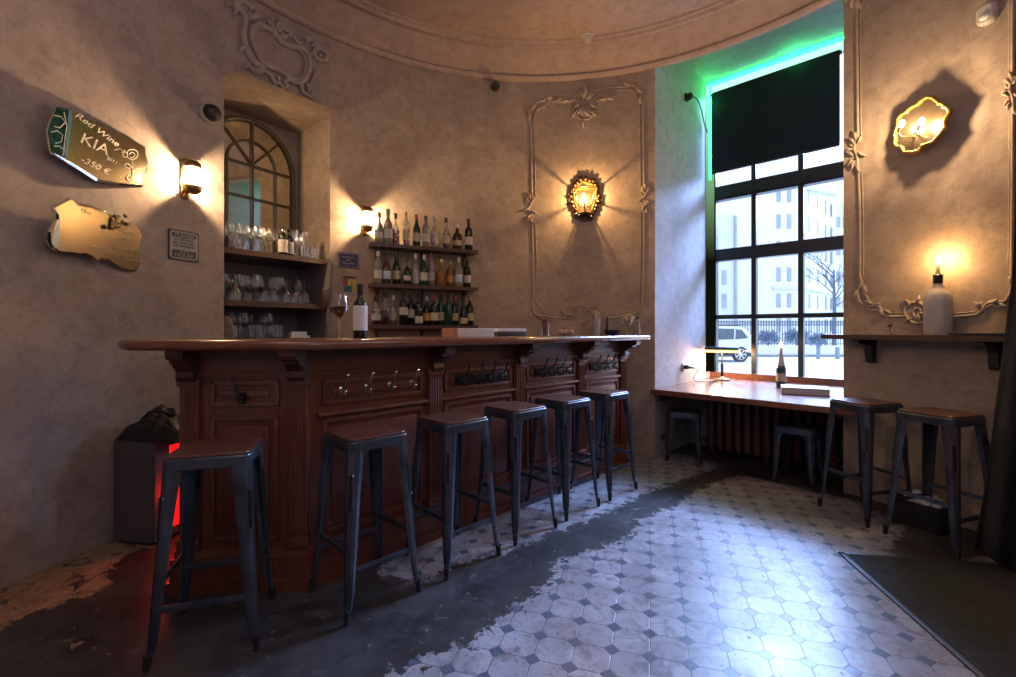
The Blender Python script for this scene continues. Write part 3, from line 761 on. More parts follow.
def glass_mesh(kind):
    b = MB()
    if kind == 'wine': b.lathe([(.034,0),(.034,.002),(.006,.006),(.0035,.015),(.0035,.085),(.008,.092),(.026,.105),(.036,.130),(.036,.155),(.028,.195)], 14, cap=False)
    elif kind == 'flute': b.lathe([(.030,0),(.030,.002),(.005,.006),(.0035,.02),(.0035,.075),(.012,.095),(.022,.13),(.023,.17),(.019,.215)], 14, cap=False)
    elif kind == 'tumbler': b.lathe([(.0,.002),(.028,.0),(.030,.01),(.033,.105)], 14, cap=False)
    elif kind == 'down': b.lathe([(.033,0),(.036,.03),(.034,.055),(.024,.085),(.004,.10),(.0035,.17),(.006,.178),(.033,.184),(.033,.186)], 14, cap=False)
    bmesh.ops.recalc_face_normals(b.bm, faces=b.bm.faces)
    me = bpy.data.meshes.new('wine_glass_'+kind); b.bm.to_mesh(me); b.bm.free()
    me.polygons.foreach_set('use_smooth', [True]*len(me.polygons)); me.materials.append(M['glass']); return me
GM = {k: glass_mesh(k) for k in ('wine','flute','tumbler','down')}
def put_glass(kind, p, label, group, name='wine_glass', sc=1.0):
    o = bpy.data.objects.new(name, GM[kind]); COL.objects.link(o); o.location = p; o.scale = (sc,)*3; o.rotation_euler = (0,0,random.random()*6)
    return tag(o, label, 'glass', group)

# ------------------------------------------------------------------ niche: shelving, mirror, glassware
nsh = thing('niche_shelving', 'dark wooden shelving unit built into the wall niche', 'shelving', mat=NM)
ZS = [1.135, 1.415, 1.79]
for z in ZS:
    b = MB(); b.box((NWd/2, ND/2-.03, z-.02), (NWd-.01, ND-.07, .04)); b.build('shelf_board', M['shelf'], nsh, smooth=False)
b = MB(); b.box((NWd/2, ND-.012, (ZS[0]+ZS[2])/2), (NWd-.02, .016, ZS[2]-ZS[0])); b.build('back_panel', M['shelf_grey'], nsh, smooth=False)
b = MB(); pr = [(-.02,ZS[0]),(ND-.03,ZS[0]),(ND-.03,ZS[2]-.02),(-.055,ZS[2]-.02),(-.05,ZS[2]-.08),(-.03,ZS[1]+.14),(-.022,ZS[1]+.12)]
b.prism(pr, NWd-.022, NWd-.004, Matrix(((0,0,1,0),(1,0,0,0),(0,1,0,0),(0,0,0,1)))); b.build('side_panel', M['shelf_grey'], nsh, smooth=False)
b = MB(); b.box((NWd-.05, -.035, ZS[1]+.055), (.09, .02, .155), bevel=.004); b.build('end_block', M['shelf'], nsh)
# arched mirror (slightly turned towards the window)
mr = thing('arched_mirror', 'arched window-like mirror with radiating wooden glazing bars in the niche', 'mirror', mat=NM @ T(.373, ND-.085, 0) @ RZ(math.radians(7.5)))
MW, MZ0, MZS = .74, 1.81, 2.56         # width, bottom, spring line
def archpts(w, z0, zs, k=14):
    r = w/2; return [(-r,z0),(r,z0)]+[(r*math.cos(PI*j/k), zs+r*math.sin(PI*j/k)) for j in range(k+1)]
AX = Matrix(((1,0,0,0),(0,0,-1,0),(0,1,0,0),(0,0,0,1)))
b = MB(); b.prism(archpts(MW, MZ0, MZS, 20), -.004, .004, AX); b.build('glass', M['mirror_arch'], mr, smooth=False)
def arcbar(mb, r, a0, a1, zc, t=.012, k=16): mb.tube([(r*math.cos(a0+(a1-a0)*j/k), -.012, zc+r*math.sin(a0+(a1-a0)*j/k)) for j in range(k+1)], t, 6)
b = MB(); Rm = MW/2
out = [(-Rm,-.012,MZ0),]+[(Rm*math.cos(PI-PI*j/20), -.012, MZS+Rm*math.sin(PI-PI*j/20)) for j in range(21)]+[(Rm,-.012,MZ0)]
b.tube(out, .020, 8); b.box((0,-.012,MZ0), (MW,.024,.03)); b.build('outer_frame', M['frame_wood'], mr)
b = MB(); Ri = Rm*.55
inn = [(-Ri,-.012,MZ0)]+[(Ri*math.cos(PI-PI*j/16), -.012, MZS+Ri*math.sin(PI-PI*j/16)) for j in range(17)]+[(Ri,-.012,MZ0)]
b.tube(inn, .010, 6)
b.box((0,-.012,(MZ0+MZS+Rm)/2), (.016,.022,MZS+Rm-MZ0))
b.box((0,-.012,MZS), (MW,.022,.016)); b.box((0,-.012,MZS-.27), (MW,.022,.016)); b.box((0,-.012,MZS-.58), (MW,.022,.016))
for a in (48, 132): b.tube([(0.02*math.cos(math.radians(a)),-.012,MZS+.02), (Rm*math.cos(math.radians(a)),-.012,MZS+Rm*math.sin(math.radians(a)))], .009, 6)
b.build('glazing_bars', M['frame_wood'], mr)
def npt(x, y, z): return NM @ V(x, y, z)
def scatter(n, x0, x1, y0, y1, z, kinds, label, group, name='wine_glass', dmin=.081, sc=1.0):
    pts = []; tries = 0
    while len(pts) < n and tries < 6000:
        tries += 1; p = (random.uniform(x0,x1), random.uniform(y0,y1))
        if all((p[0]-q[0])**2+(p[1]-q[1])**2 > dmin**2 for q in pts): pts.append(p)
    for p in pts: put_glass(random.choice(kinds), npt(p[0],p[1],z+.0005), label, group, name, sc)
scatter(17, .045, .36, .04, .36, ZS[2], ['wine','wine','flute'], 'clear stemmed glass in the left cluster on the top niche shelf', 'stemmed glasses at the left of the top niche shelf')
scatter(13, .53, .74, .00, .36, ZS[2], ['flute','flute','tumbler'], 'tall clear glass in the right cluster on the top niche shelf', 'tall glasses at the right of the top niche shelf')
scatter(17, .045, .34, .00, .36, ZS[1], ['down','wine'], 'clear wine glass in the left group on the middle niche shelf', 'wine glasses at the left of the middle niche shelf')
scatter(17, .39, .67, .00, .36, ZS[1], ['wine','down'], 'clear wine glass in the right group on the middle niche shelf', 'wine glasses at the right of the middle niche shelf')
scatter(16, .10, .46, .03, .36, ZS[0], ['wine','tumbler'], 'clear glass standing on the back counter at the bottom of the niche', 'glasses on the bottom niche shelf')
bottle(npt(.425,.02,ZS[2]+.0005), .225, .034, 'bord', G, M['label'], M['cap_black'], 'dark bottle with white label on the top niche shelf, left of the pair', 'bottle pair on the top niche shelf', lz=(.06,.5))
bottle(npt(.49,.05,ZS[2]+.0005), .215, .032, 'bord', G, M['sign_grey'], M['cap_black'], 'dark bottle with grey label on the top niche shelf, right of the pair', 'bottle pair on the top niche shelf', lz=(.06,.5))
# folded napkins in the niche bottom, carafe, cutting board
nb = MB(); nb.prism([(-.08,-.05),(.07,-.06),(.09,.04),(-.06,.06)], 0, .018); nb.prism([(-.07,-.04),(.05,-.05),(.07,.03),(-.05,.05)], .018, .05, )
o = nb.build('paper_pad', M['paper'], None, smooth=False); o.location = npt(.575,.08,ZS[0]+.001); o.rotation_euler=(0,0,.9); tag(o, 'white folded paper pad on the bottom niche shelf', 'paper')
b = MB(); b.prism([(-.055,-.02),(.055,-.02),(.055,.02),(-.055,.02)], 0, .035); b.box((.0,0,.05),(.02,.03,.03)); o = b.build('card_holder', M['black'], None, smooth=False); o.location = npt(.71,.22,ZS[0]+.001); o.rotation_euler=(0,0,.6); tag(o, 'low black holder at the right of the bottom niche shelf', 'holder')
b = MB(); b.prism(rrect(.10,.17,.045,5), 0, .016, RX(PI/2)); o = b.build('serving_board', M['nut'], None); o.location = npt(.055,.12,ZS[0]+.086); tag(o, 'small rounded wooden serving board standing at the left of the bottom niche shelf', 'board')

# ------------------------------------------------------------------ on the bar
p = bar_at(360.5, .245)
wb = bottle(p, .305, .0385, 'bord', G, M['paper'], M['cap_black'], 'open bottle of red wine with pale label standing on the bar top', None, name='wine_bottle', lz=(.14,.60), capf=.80)
p = bar_at(339, .235)
wg = thing('wine_glass', 'large wine glass half filled with red wine on the bar top', 'glass', p)
b = MB(); b.lathe([(.040,0),(.040,.002),(.007,.007),(.004,.02),(.004,.10),(.009,.108),(.034,.128),(.050,.155),(.053,.175),(.048,.21),(.040,.24)], 24, cap=False); b.build('bowl', M['glass'], wg)
b = MB(); b.lathe([(.004,.110),(.032,.1285),(.047,.154),(.0505,.172),(.0,.1721)], 24); b.build('wine', M['wine'], wg)
def stack(px, inn, items, name, label, cat, w, d, rot):
    p = bar_at(px, inn); root = thing(name, label, cat, p, rot)
    z = 0
    for nm, m, h in items:
        b = MB(); b.box((0,0,z+h/2-.0003), (w,d,h-.0006), bevel=.002); b.build(nm, m, root); z += h
    return root
ba = math.atan2(dv.y, dv.x)
r_ = stack(470, .27, [('book',M['paper'],.02),('book',M['paper'],.018),('book',M['paper'],.02)], 'book_stack', 'flat stack of pale books with orange spines lying on the bar top', 'books', .28, .20, ba-.25)
b = MB(); b.box((-.155,0,.029), (.03,.2,.056)); b.build('spine', M['orange'], r_, smooth=False)
r_ = stack(506, .26, [('box_body',M['sign_dark'],.034),('box_lid',M['paper'],.024)], 'flat_box', 'flat white-lidded dark box on the bar top beside the pale books', 'box', .25, .18, ba-.2)
# jar of cinnamon sticks
p = bar_at(545.5, .23); jr = thing('stick_jar', 'glass jar of reddish brown sticks on the bar top', 'jar', p)
b = MB(); b.lathe([(.0,.002),(.030,0),(.032,.01),(.034,.10)], 16, cap=False); b.build('glass', M['glass'], jr)
b = MB()
for k in range(18):
    a = random.random()*6.3; r0 = random.uniform(0,.02); e = V(math.cos(a),math.sin(a),0)
    b.tube([e*r0+V(0,0,.004), e*(r0+.012)+V(0,0,random.uniform(.12,.14))], .0055, 6)
b.tube(cr([(-.02,0,.12),(-.045,.0,.135),(-.06,0,.14),(-.07,0,.15)],4), .008, 6)
b.build('sticks', M['red_wood'], jr)
# dish of nuts
p = bar_at(566, .23); ds = thing('snack_dish', 'small dish of pale snacks on the bar top beside the jar of sticks', 'dish', p)
b = MB(); b.lathe([(.0,0),(.05,0),(.07,.012),(.078,.022),(.072,.02),(.045,.006),(.0,.005)], 20, cap=False); b.build('dish', M['smoke_white'], ds)
for dx, dy in ((-.04,0),(.035,.01),(0,-.03),(.01,.03),(.04,-.03)):
    b = MB(); b.ball((dx,dy,.030), (.022,.02,.02)); b.build('snack', M['nut'], ds)
# cup of straws
p = bar_at(597, .22); cp = thing('straw_cup', 'tall blue and white cup full of white straws on the bar top', 'cup', p)
b = MB(); b.lathe([(.0,.0),(.030,0),(.033,.15),(.030,.15),(.027,.004)], 18, cap=False); b.build('cup', pm('cup_blue',(.16,.22,.34),(.5,.5,.52),scale=12,stretch=(3,3,.2),rough=.35), cp)
b = MB()
for k in range(16):
    a = random.random()*6.3; r0 = random.uniform(0,.016); e = V(math.cos(a),math.sin(a),0)
    b.tube([e*r0+V(0,0,.01), e*(r0+.008)+V(0,0,random.uniform(.20,.225))], .005, 6)
b.build('straws', M['smoke_white'], cp)
# dark bowl, card stand, glass of corks
p = bar_at(612, .13); bw = thing('blue_bowl', 'low dark blue bowl on the bar top beside the straw cup', 'bowl', p)
b = MB(); b.lathe([(.0,0),(.04,0),(.066,.022),(.072,.045),(.066,.045),(.058,.024),(.035,.006),(.0,.005)], 20, cap=False); b.build('bowl', M['navy'], bw)
p = bar_at(627, .03); cg = thing('cork_glass', 'stemmed glass holding corks near the far end of the bar top', 'glass', p)
b = MB(); b.lathe([(.038,0),(.038,.003),(.006,.007),(.004,.02),(.004,.07),(.03,.085),(.055,.12),(.058,.15)], 20, cap=False); b.build('goblet', M['glass'], cg)
for k, (dx, dy, dz, rx) in enumerate(((-.03,.0,.155,1.4),(.02,.02,.15,1.1),(.035,-.02,.16,1.5),(-.01,-.03,.145,.8),(0,.0,.175,1.5),(.055,0,.165,1.3))):
    b = MB(); b.lathe([(.013,-.024),(.014,-.02),(.014,.02),(.013,.024)], 10, T(dx,dy,dz) @ RZ(k*1.1) @ RX(rx)); b.build('cork', M['nut'], cg)
p = bar_at(637.5, -.02); o = bottle(p, .17, .026, 'bord', M['bottle_clear'], None, M['cap_black'], 'small clear bottle at the far end of the bar top', None)
cs = thing('menu_card', 'small dark card leaning upright behind the straw cup on the bar', 'card', bar_at(607, .24)+V(0,0,0), ba+.3)
b = MB(); b.box((0,0,.10), (.075,.004,.13)); b.build('card', pm('card_purple',(.06,.035,.055),(.10,.05,.06),scale=30,rough=.5), cs, smooth=False)
b = MB(); b.box((0,0,.018), (.05,.03,.036), bevel=.003); b.build('stand', M['shelf'], cs)

# ================================================================== WALL-MOUNTED LAMPS
def point(name, loc, col, watts, rad=.01):
    l = bpy.data.lights.new(name, 'POINT'); l.color = col; l.energy = watts; l.shadow_soft_size = rad
    o = bpy.data.objects.new(name, l); COL.objects.link(o); o.location = loc; return o
WARM = (1,.66,.34)
def cage_lamp(px, py, label, watts):
    p = wall_pt(px, py); Mx = wall_mat(p)
    r = thing('cage_sconce', label, 'wall lamp', mat=Mx, group='brass bulkhead wall lamps')
    b = MB(); b.prism(rrect(.055,.27,.02,4), 0, .018); b.ball((0,.115,.02),(.018,.022,.018)); b.ball((0,-.115,.02),(.018,.022,.018)); b.build('backplate', M['brass'], r)
    UP = T(0,0,.085) @ RX(-PI/2)            # lathe axis along local y (up)
    b = MB(); b.lathe([(.052,.058),(.054,.066),(.050,.085),(.034,.102),(.012,.110),(.0,.111)], 22, UP, cap=False); b.build('top_cap', M['brass'], r)
    b = MB(); b.lathe([(.0,-.111),(.012,-.110),(.034,-.102),(.050,-.085),(.054,-.066),(.052,-.058)], 22, UP, cap=False); b.build('bottom_cap', M['brass'], r)
    b = MB(); b.lathe([(.046,-.062),(.046,.062)], 22, UP, cap=False); b.build('glass', M['lampglass'], r)
    b = MB()
    for a in (20, 160, 272):
        b.tube([(.050*math.cos(math.radians(a)), -.062, .085+.050*math.sin(math.radians(a))), (.050*math.cos(math.radians(a)), .062, .085+.050*math.sin(math.radians(a)))], .0035, 6)
    b.tube([(.050*math.cos(2*PI*k/24), 0, .085+.050*math.sin(2*PI*k/24)) for k in range(24)], .003, 6, True)
    b.build('cage', M['brass'], r)
    b = MB(); b.tube([(0,.09,.0),(0,.09,.06)], .010, 8); b.tube([(0,-.09,.0),(0,-.09,.06)], .010, 8); b.build('arm', M['brass'], r)
    b = MB(); b.ball((0,0,.085), (.014,.026,.014)); b.build('bulb', M['bulb'], r)
    point('cage_lamp_light', Mx @ V(0,0,.085), WARM, watts, .012)
cage_lamp(184, 179, 'brass bulkhead wall lamp on the left wall beside the mirror plaques', 40)
cage_lamp(364, 221, 'brass bulkhead wall lamp behind the bar, left of the bottle shelves', 32)

def wavy(fn, n=72): return [fn(2*PI*i/n) for i in range(n)]
def ornate(px, py, label, w, h, tilt, bulbs, watts, gap, lantern, seed=0):
    p = wall_pt(px, py); Mx = wall_mat(p) @ RZ(tilt); dark = M['bronze'] if lantern else M['gold']
    r = thing('gilt_sconce', label, 'wall lamp', mat=Mx)
    def outl(s):
        def f(a):
            k = 1+.05*math.cos(6*a+.6+seed)+.035*math.cos(11*a)+.012*math.cos(23*a)+(.15*math.exp(-((a-PI/2)/.25)**2))+.05*math.exp(-((a-PI*1.5)/.3)**2)
            wid = 1-.22*max(0,-math.sin(a))
            return (w*.5*s*k*wid*math.copysign(abs(math.cos(a))**.8, math.cos(a)), h*.5*s*k*math.copysign(abs(math.sin(a))**.9, math.sin(a)))
        return f
    b = MB(); b.prism(wavy(outl(1.0), 96), gap, gap+.008); b.tube([(0,0,0),(0,0,gap)], .02, 10); b.build('backplate', dark, r, smooth=False)
    if lantern:
        b = MB()
        for k in range(26):
            a = 2*PI*k/26+.1; x, y = outl(.90)(a); e = V(x,y,0).normalized(); c = V(x,y,gap+.010)
            b.tube([c-e*.035+V(0,0,.004), c-e*.015+V(0,0,.010), c+e*.012+V(0,0,.006)], lambda f: .014*math.sin(PI*(.15+.8*f))+.002, 6, flat=.7)
        for k in range(-2,3): b.tube([(k*.012,h*.40,gap+.012),(k*.022,h*.47,gap+.02),(k*.030,h*.52,gap+.012)], lambda f: .009*(1-.7*f), 6)
        b.build('leaf_relief', M['bronze'], r)
    b = MB(); s2 = .70 if lantern else .92
    pts = [V(x,y,gap+.018) for x, y in wavy(outl(s2), 60)]
    b.tube(pts, .008, 8, True)
    for k in range(0, 60, 3 if not lantern else 5): b.ball(pts[k], (.012,.012,.010), None, 8, 6)
    b.build('gilt_rim', M['gold'], r)
    b = MB(); b.prism(wavy(outl(s2*.96), 60), gap+.009, gap+.012); b.build('reflector', M['reflector'], r, smooth=False)
    if lantern:
        top_ = [V(x,y,gap+.03) for x, y in [(-.115,.10),(.115,.10),(.095,-.03),(.06,-.13),(-.06,-.13),(-.095,-.03)]]
        bot_ = [V(q.x*.84,q.y*.84,gap+.15) for q in top_]
        b = MB()
        for i in range(6): b.tube([top_[i], bot_[i]], .005, 6); b.tube([bot_[i], bot_[(i+1)%6]], .005, 6); b.tube([top_[i], top_[(i+1)%6]], .006, 6)
        b.build('lantern_frame', M['gold'], r)
        b = MB()
        for i in range(6): b.face([top_[i], top_[(i+1)%6], bot_[(i+1)%6], bot_[i]])
        b.face(bot_); b.build('lantern_glass', M['amber_glass'], r, smooth=False)
        b = MB(); b.tube(cr([(0,-.15,gap),(0,-.14,gap+.06),(0,-.10,gap+.085),(0,-.05,gap+.085)],5), .009, 8); b.ball((0,-.145,gap+.05),(.055,.022,.045)); b.build('candle_arm', M['bronze'], r)
    z = gap+(.10 if lantern else .10)
    for (bx, by) in bulbs:
        b = MB(); b.ball((bx,by,z), (.016,.024,.016)); b.build('bulb', M['bulb'], r)
        b = MB(); b.tube([(bx,by-.022,z),(bx,by-.05,z)], .009, 8); b.tube(cr([(bx,by-.05,z),(bx*.6,by-.07,z-.02),(0,by-.06,gap+.01)],4), .005, 6); b.build('bulb_holder', M['brass'], r)
        point('gilt_sconce_light', Mx @ V(bx,by,z), WARM, watts/len(bulbs), .012)
ornate(585, 200, 'dark carved sconce with one bulb inside the moulded panel on the back wall', .32, .43, 0, [(-.01,.01)], 24, .012, True)
ornate(927, 129, 'gilt leaf-edged mirror sconce with two bulbs on the right wall', .30, .31, math.radians(-24), [(-.055,.0),(.05,.018)], 26, .075, False, 1.4)

# ================================================================== PLAQUES AND SIGNS
def plaque(name, label, cen, outline, off, cat='mirror', tw=0):
    p = wall_pt(*cen); Mx = wall_mat(p, off) @ RY(math.radians(tw))
    r = thing(name, label, cat, mat=Mx)
    uv = [plane_uv(Mx, x, y) for x, y in outline]
    return r, Mx, uv
def zc(pts, k=3.563, ox=30, oy=90): return [(ox+x/k, oy+y/k) for x, y in pts]
o1 = zc([(97,55),(150,70),(225,105),(300,138),(360,172),(415,203),(418,232),(428,262),(410,300),(405,345),(320,340),(240,325),(185,290),(140,262),(75,225),(66,185),(60,145),(78,98)])
pq, PMx, uv = plaque('mirror_plaque', 'upper angular mirror plaque chalked with a red wine price on the left wall', (98,147), o1, .05, tw=7)
cxu = sum(u for u, v in uv)/len(uv); cyv = sum(v for u, v in uv)/len(uv)
def bevel_plate(root, uv, th, bev, mface, mbev, face_name='mirror_face'):
    cx = sum(u for u, v in uv)/len(uv); cy = sum(v for u, v in uv)/len(uv)
    ins = []
    for u, v in uv:
        d = math.hypot(u-cx, v-cy); k = (d-bev)/d; ins.append((cx+(u-cx)*k, cy+(v-cy)*k))
    b = MB(); n = len(uv)
    bo = [b.bm.verts.new((u,v,-th)) for u, v in uv]; a = [b.bm.verts.new((u,v,-.004)) for u, v in uv]; c = [b.bm.verts.new((u,v,0)) for u, v in ins]
    for i in range(n):
        b.bm.faces.new((bo[i],bo[(i+1)%n],a[(i+1)%n],a[i])); b.bm.faces.new((a[i],a[(i+1)%n],c[(i+1)%n],c[i]))
    b.bm.faces.new(list(reversed(bo))); b.build('bevelled_edge', mbev, root, smooth=False)
    b = MB(); b.face([V(u,v,.0004) for u, v in ins]); b.build(face_name, mface, root, smooth=False)
    return ins
bevel_plate(pq, uv, .014, .014, M['mirror'], M['mirror_bevel'])
b = MB()
for u, v in ((cxu-.1,cyv),(cxu+.1,cyv-.03)): b.tube([(u,v,-.045),(u,v,-.012)], .012, 8)
b.build('standoff', M['brass'], pq)
# left mirror facet with the window's teal reflection painted in
tuv = [plane_uv(PMx, *q) for q in zc([(97,60),(150,76),(132,244),(78,222),(64,145)])]
b = MB(); b.face([V(u,v,.0012) for u, v in tuv]); b.build('facet_reflection', pm('teal_reflection',(.02,.11,.10),(.004,.02,.02),scale=22,rough=.15,metal=.3), pq, smooth=False)
tuv = [plane_uv(PMx, *q) for q in zc([(137,72),(150,76),(132,246),(122,240)])]
b = MB(); b.face([V(u,v,.0018) for u, v in tuv]); b.build('bevel_reflection', pm('blue_reflection',(.22,.42,.50),(.15,.3,.42),rough=.1,metal=.4), pq, smooth=False)  # blue reflection painted along the bevel
b = MB()
for arcs in ([(85,90),(110,95),(125,115),(105,135),(85,130)],[(75,150),(95,145),(115,160),(110,185),(90,190)],[(85,200),(105,200),(120,215),(115,235)],[(120,80),(130,130),(122,180),(118,225)]):
    b.tube([V(*plane_uv(PMx,*q),.002) for q in [(p_.x,p_.y) for p_ in [V(*z_,0) for z_ in zc(arcs)]]], .0022, 5)
b.build('etched_scrolls', M['chalk'], pq)
def ptext(Mx, root, body, cen, size, rot, **kw):
    u, v = plane_uv(Mx, *cen); return text(body, size, T(u, v, .0015) @ RZ(math.radians(rot)), M['chalk'], root, **kw)
ptext(PMx, pq, 'Red Wine', zc([(240,142)])[0], .048, -16, shear=.35, sx=1.25)
ptext(PMx, pq, 'KIA', zc([(228,193)])[0], .085, -6, shear=.2, sx=1.15)
ptext(PMx, pq, '2011', zc([(290,250)])[0], .026, -8, shear=.3, sx=1.3)
ptext(PMx, pq, '-350 \u20ac', zc([(232,270)])[0], .048, -8, shear=.3, sx=1.2)
b = MB()
def chalkline(pts, r=.0022): b.tube([V(u,v,.003) for u, v in [plane_uv(PMx, *q) for q in [(p_.x, p_.y) for p_ in cr([V(x,y,0) for x,y in zc(pts)],5)]]], r, 5)
chalkline([(345,225),(350,215),(368,212),(382,222),(378,240),(362,248),(347,240),(345,225)]); chalkline([(352,230),(362,222),(372,230),(366,240),(356,238)])
chalkline([(364,248),(362,275),(366,300),(352,320)]); chalkline([(362,275),(345,262),(335,270),(350,278),(362,275)]); chalkline([(366,290),(385,280),(405,288),(400,298),(380,298),(366,292)])
chalkline([(300,215),(318,210),(330,218),(345,225)]); chalkline([(325,225),(338,215),(330,235),(342,240)]); chalkline([(350,300),(345,315),(358,325),(365,310)])
b.build('rose_drawing', M['chalk'], pq)
# lower plaque
o2 = zc([(78,415),(112,397),(140,383),(155,392),(165,404),(215,410),(262,428),(300,450),(330,470),(365,470),(385,482),(398,503),(405,520),(398,545),(392,570),(397,600),(395,628),(375,648),(330,640),(300,620),(280,608),(258,606),(240,614),(215,596),(190,586),(150,582),(100,577),(75,562),(64,535),(66,505),(80,482),(94,460),(95,440)])
pq2, PM2, uv2 = plaque('mirror_plaque', 'lower scallop-edged mirror plaque with faint writing on the left wall', (95,232), o2, .05, tw=7)
bevel_plate(pq2, uv2, .014, .012, pm('mirror_dim', (.27,.215,.15), (.20,.16,.11), scale=9, rough=.22, metal=1), M['mirror_bevel'])
b = MB()
for u, v in ((-.1,0),(.1,-.03)): b.tube([(u,v,-.045),(u,v,-.012)], .012, 8)
b.build('standoff', M['brass'], pq2)
tuv = [plane_uv(PM2, *q) for q in zc([(97,462),(106,462),(104,560),(92,562),(78,548),(80,515),(88,488)])]
b = MB(); b.face([V(u,v,.0015) for u, v in tuv]); b.build('bevel_reflection', pm('pale_reflection',(.50,.58,.62),(.4,.48,.56),rough=.1,metal=.3), pq2, smooth=False)  # pale window reflection painted on the left bevel
ptext(PM2, pq2, 'The', zc([(195,432)])[0], .03, -8, shear=.2, sx=1.3)
b = MB(); rnd = random.Random(3)
for (y0, xa, xb) in ((500,300,370),(525,290,375),(552,220,385),(580,260,390),(600,330,388)):
    x = xa; ln = []
    while x < xb:
        ln.append((x, y0+(x-xa)*.14+rnd.uniform(-7,7))); x += rnd.uniform(5,9)
    b.tube([V(*plane_uv(PM2,*q),.002) for q in zc(ln)], .0014, 4)
b.build('faint_writing', M['chalk'], pq2)
b = MB()
for k in range(26):
    x = 300+rnd.gauss(0,17); y = 475+rnd.gauss(0,13); u, v = plane_uv(PM2, *zc([(x,y)])[0]); b.ball((u,v,.006), (.013,.013,.009), None, 8, 6)
b.build('flower_ornament', M['bronze'], pq2)
# house rules sign
sg, SGM, _ = plaque('rules_sign', 'small framed grey house rules sign below the left wall lamp', (183,245.5), [(0,0)], .006, 'sign')
c = [plane_uv(SGM, *q) for q in ((168.3,228.3),(198.3,233.3),(198.7,262.5),(168,258.8))]
sw = (c[1][0]-c[0][0]); shh = (c[0][1]-c[3][1]); sc_ = (sum(x for x,_ in c)/4, sum(y for _,y in c)/4)
b = MB(); b.prism(rrect(sw, shh, .006), -.006, .004, T(sc_[0],sc_[1],0)); b.build('frame', M['sign_dark'], sg, smooth=False)
b = MB(); b.prism(rrect(sw*.92, shh*.92, .02), .004, .005, T(sc_[0],sc_[1],0)); b.build('face', M['sign_grey'], sg, smooth=False)
for yy, hh, nm in ((.335,.15,'heading_band'), (-.29,.25,'footer_band')):
    b = MB(); b.prism(rrect(sw*.80, shh*hh, .01), .005, .0056, T(sc_[0],sc_[1]+shh*yy,0)); b.build(nm, M['sign_dark'], sg, smooth=False)
def st(body, yy, size, m, sx=1.0): text(body, size*shh, T(sc_[0], sc_[1]+yy*shh, .0062), m, sg, extrude=.0004, sx=sx*sw/shh, bold=.0004)
st('PLEASE', .335, .15, M['sign_grey'], 1.35)
st('NO SMOKING', .185, .11, M['sign_dark']); st('NO DANCING', .075, .11, M['sign_dark']); st('NO SWEARING', -.035, .11, M['sign_dark'], .95)
st('IN THIS', -.215, .09, M['sign_grey']); st('HOUSE', -.33, .16, M['sign_grey'], 1.2)
# little signs beside the second lamp
sb, SBM, _ = plaque('enamel_sign', 'small dark blue enamel sign on the wall above the wine bottle', (348.5,260.5), [(0,0)], .004, 'sign')
c = [plane_uv(SBM, *q) for q in ((338.5,252),(360,254),(359.5,269),(338.5,267))]; sw2 = c[1][0]-c[0][0]; sh2 = c[0][1]-c[3][1]
b = MB(); b.box((0,0,0), (sw2,sh2,.006)); b.build('plate', M['navy'], sb, smooth=False)
b = MB()
for x0,y0,x1,y1 in ((-.46,.44,.46,.44),(-.46,-.44,.46,-.44),(-.46,-.44,-.46,.44),(.46,-.44,.46,.44)): b.tube([(x0*sw2,y0*sh2,.0035),(x1*sw2,y1*sh2,.0035)], .002, 4)
b.build('border', M['sign_grey'], sb)
b = MB(); rnd = random.Random(5)
for yy, xa, xb in ((.2,-.3,.3),(0,-.12,.12),(-.2,-.26,.28)):
    x = xa; ln = []
    while x < xb: ln.append((x*sw2, (yy+rnd.uniform(-.07,.07))*sh2, .004)); x += rnd.uniform(.03,.06)
    b.tube(ln, .0022, 4)
b.build('script', M['cap_white'], sb)
sp_, SPM, _ = plaque('small_poster', 'small multicoloured poster on the wall behind the wine bottle', (349.5,285), [(0,0)], .004, 'poster')
c = [plane_uv(SPM, *q) for q in ((343,276),(356,277),(356,294),(343,293))]; sw3 = c[1][0]-c[0][0]; sh3 = c[0][1]-c[3][1]
b = MB(); b.box((0,0,0), (sw3,sh3,.004)); b.build('sheet', pm('poster_ground',(.42,.34,.08),(.30,.26,.08),scale=9,rough=.6), sp_, smooth=False)
for (x,y,w_,h_,m) in ((0,.44,1,.12,M['navy']),(-.32,.12,.34,.5,pm('poster_red',(.36,.05,.06),rough=.6)),(-.15,-.25,.6,.42,pm('poster_teal',(.02,.12,.16),rough=.6)),(.15,-.05,.08,.5,pm('poster_green',(.08,.2,.05),rough=.6)),(.02,-.47,.96,.06,M['label_blue'])):
    b = MB(); b.box((x*sw3,y*sh3,.0028), (w_*sw3,h_*sh3,.001)); b.build('printed_patch', m, sp_, smooth=False)

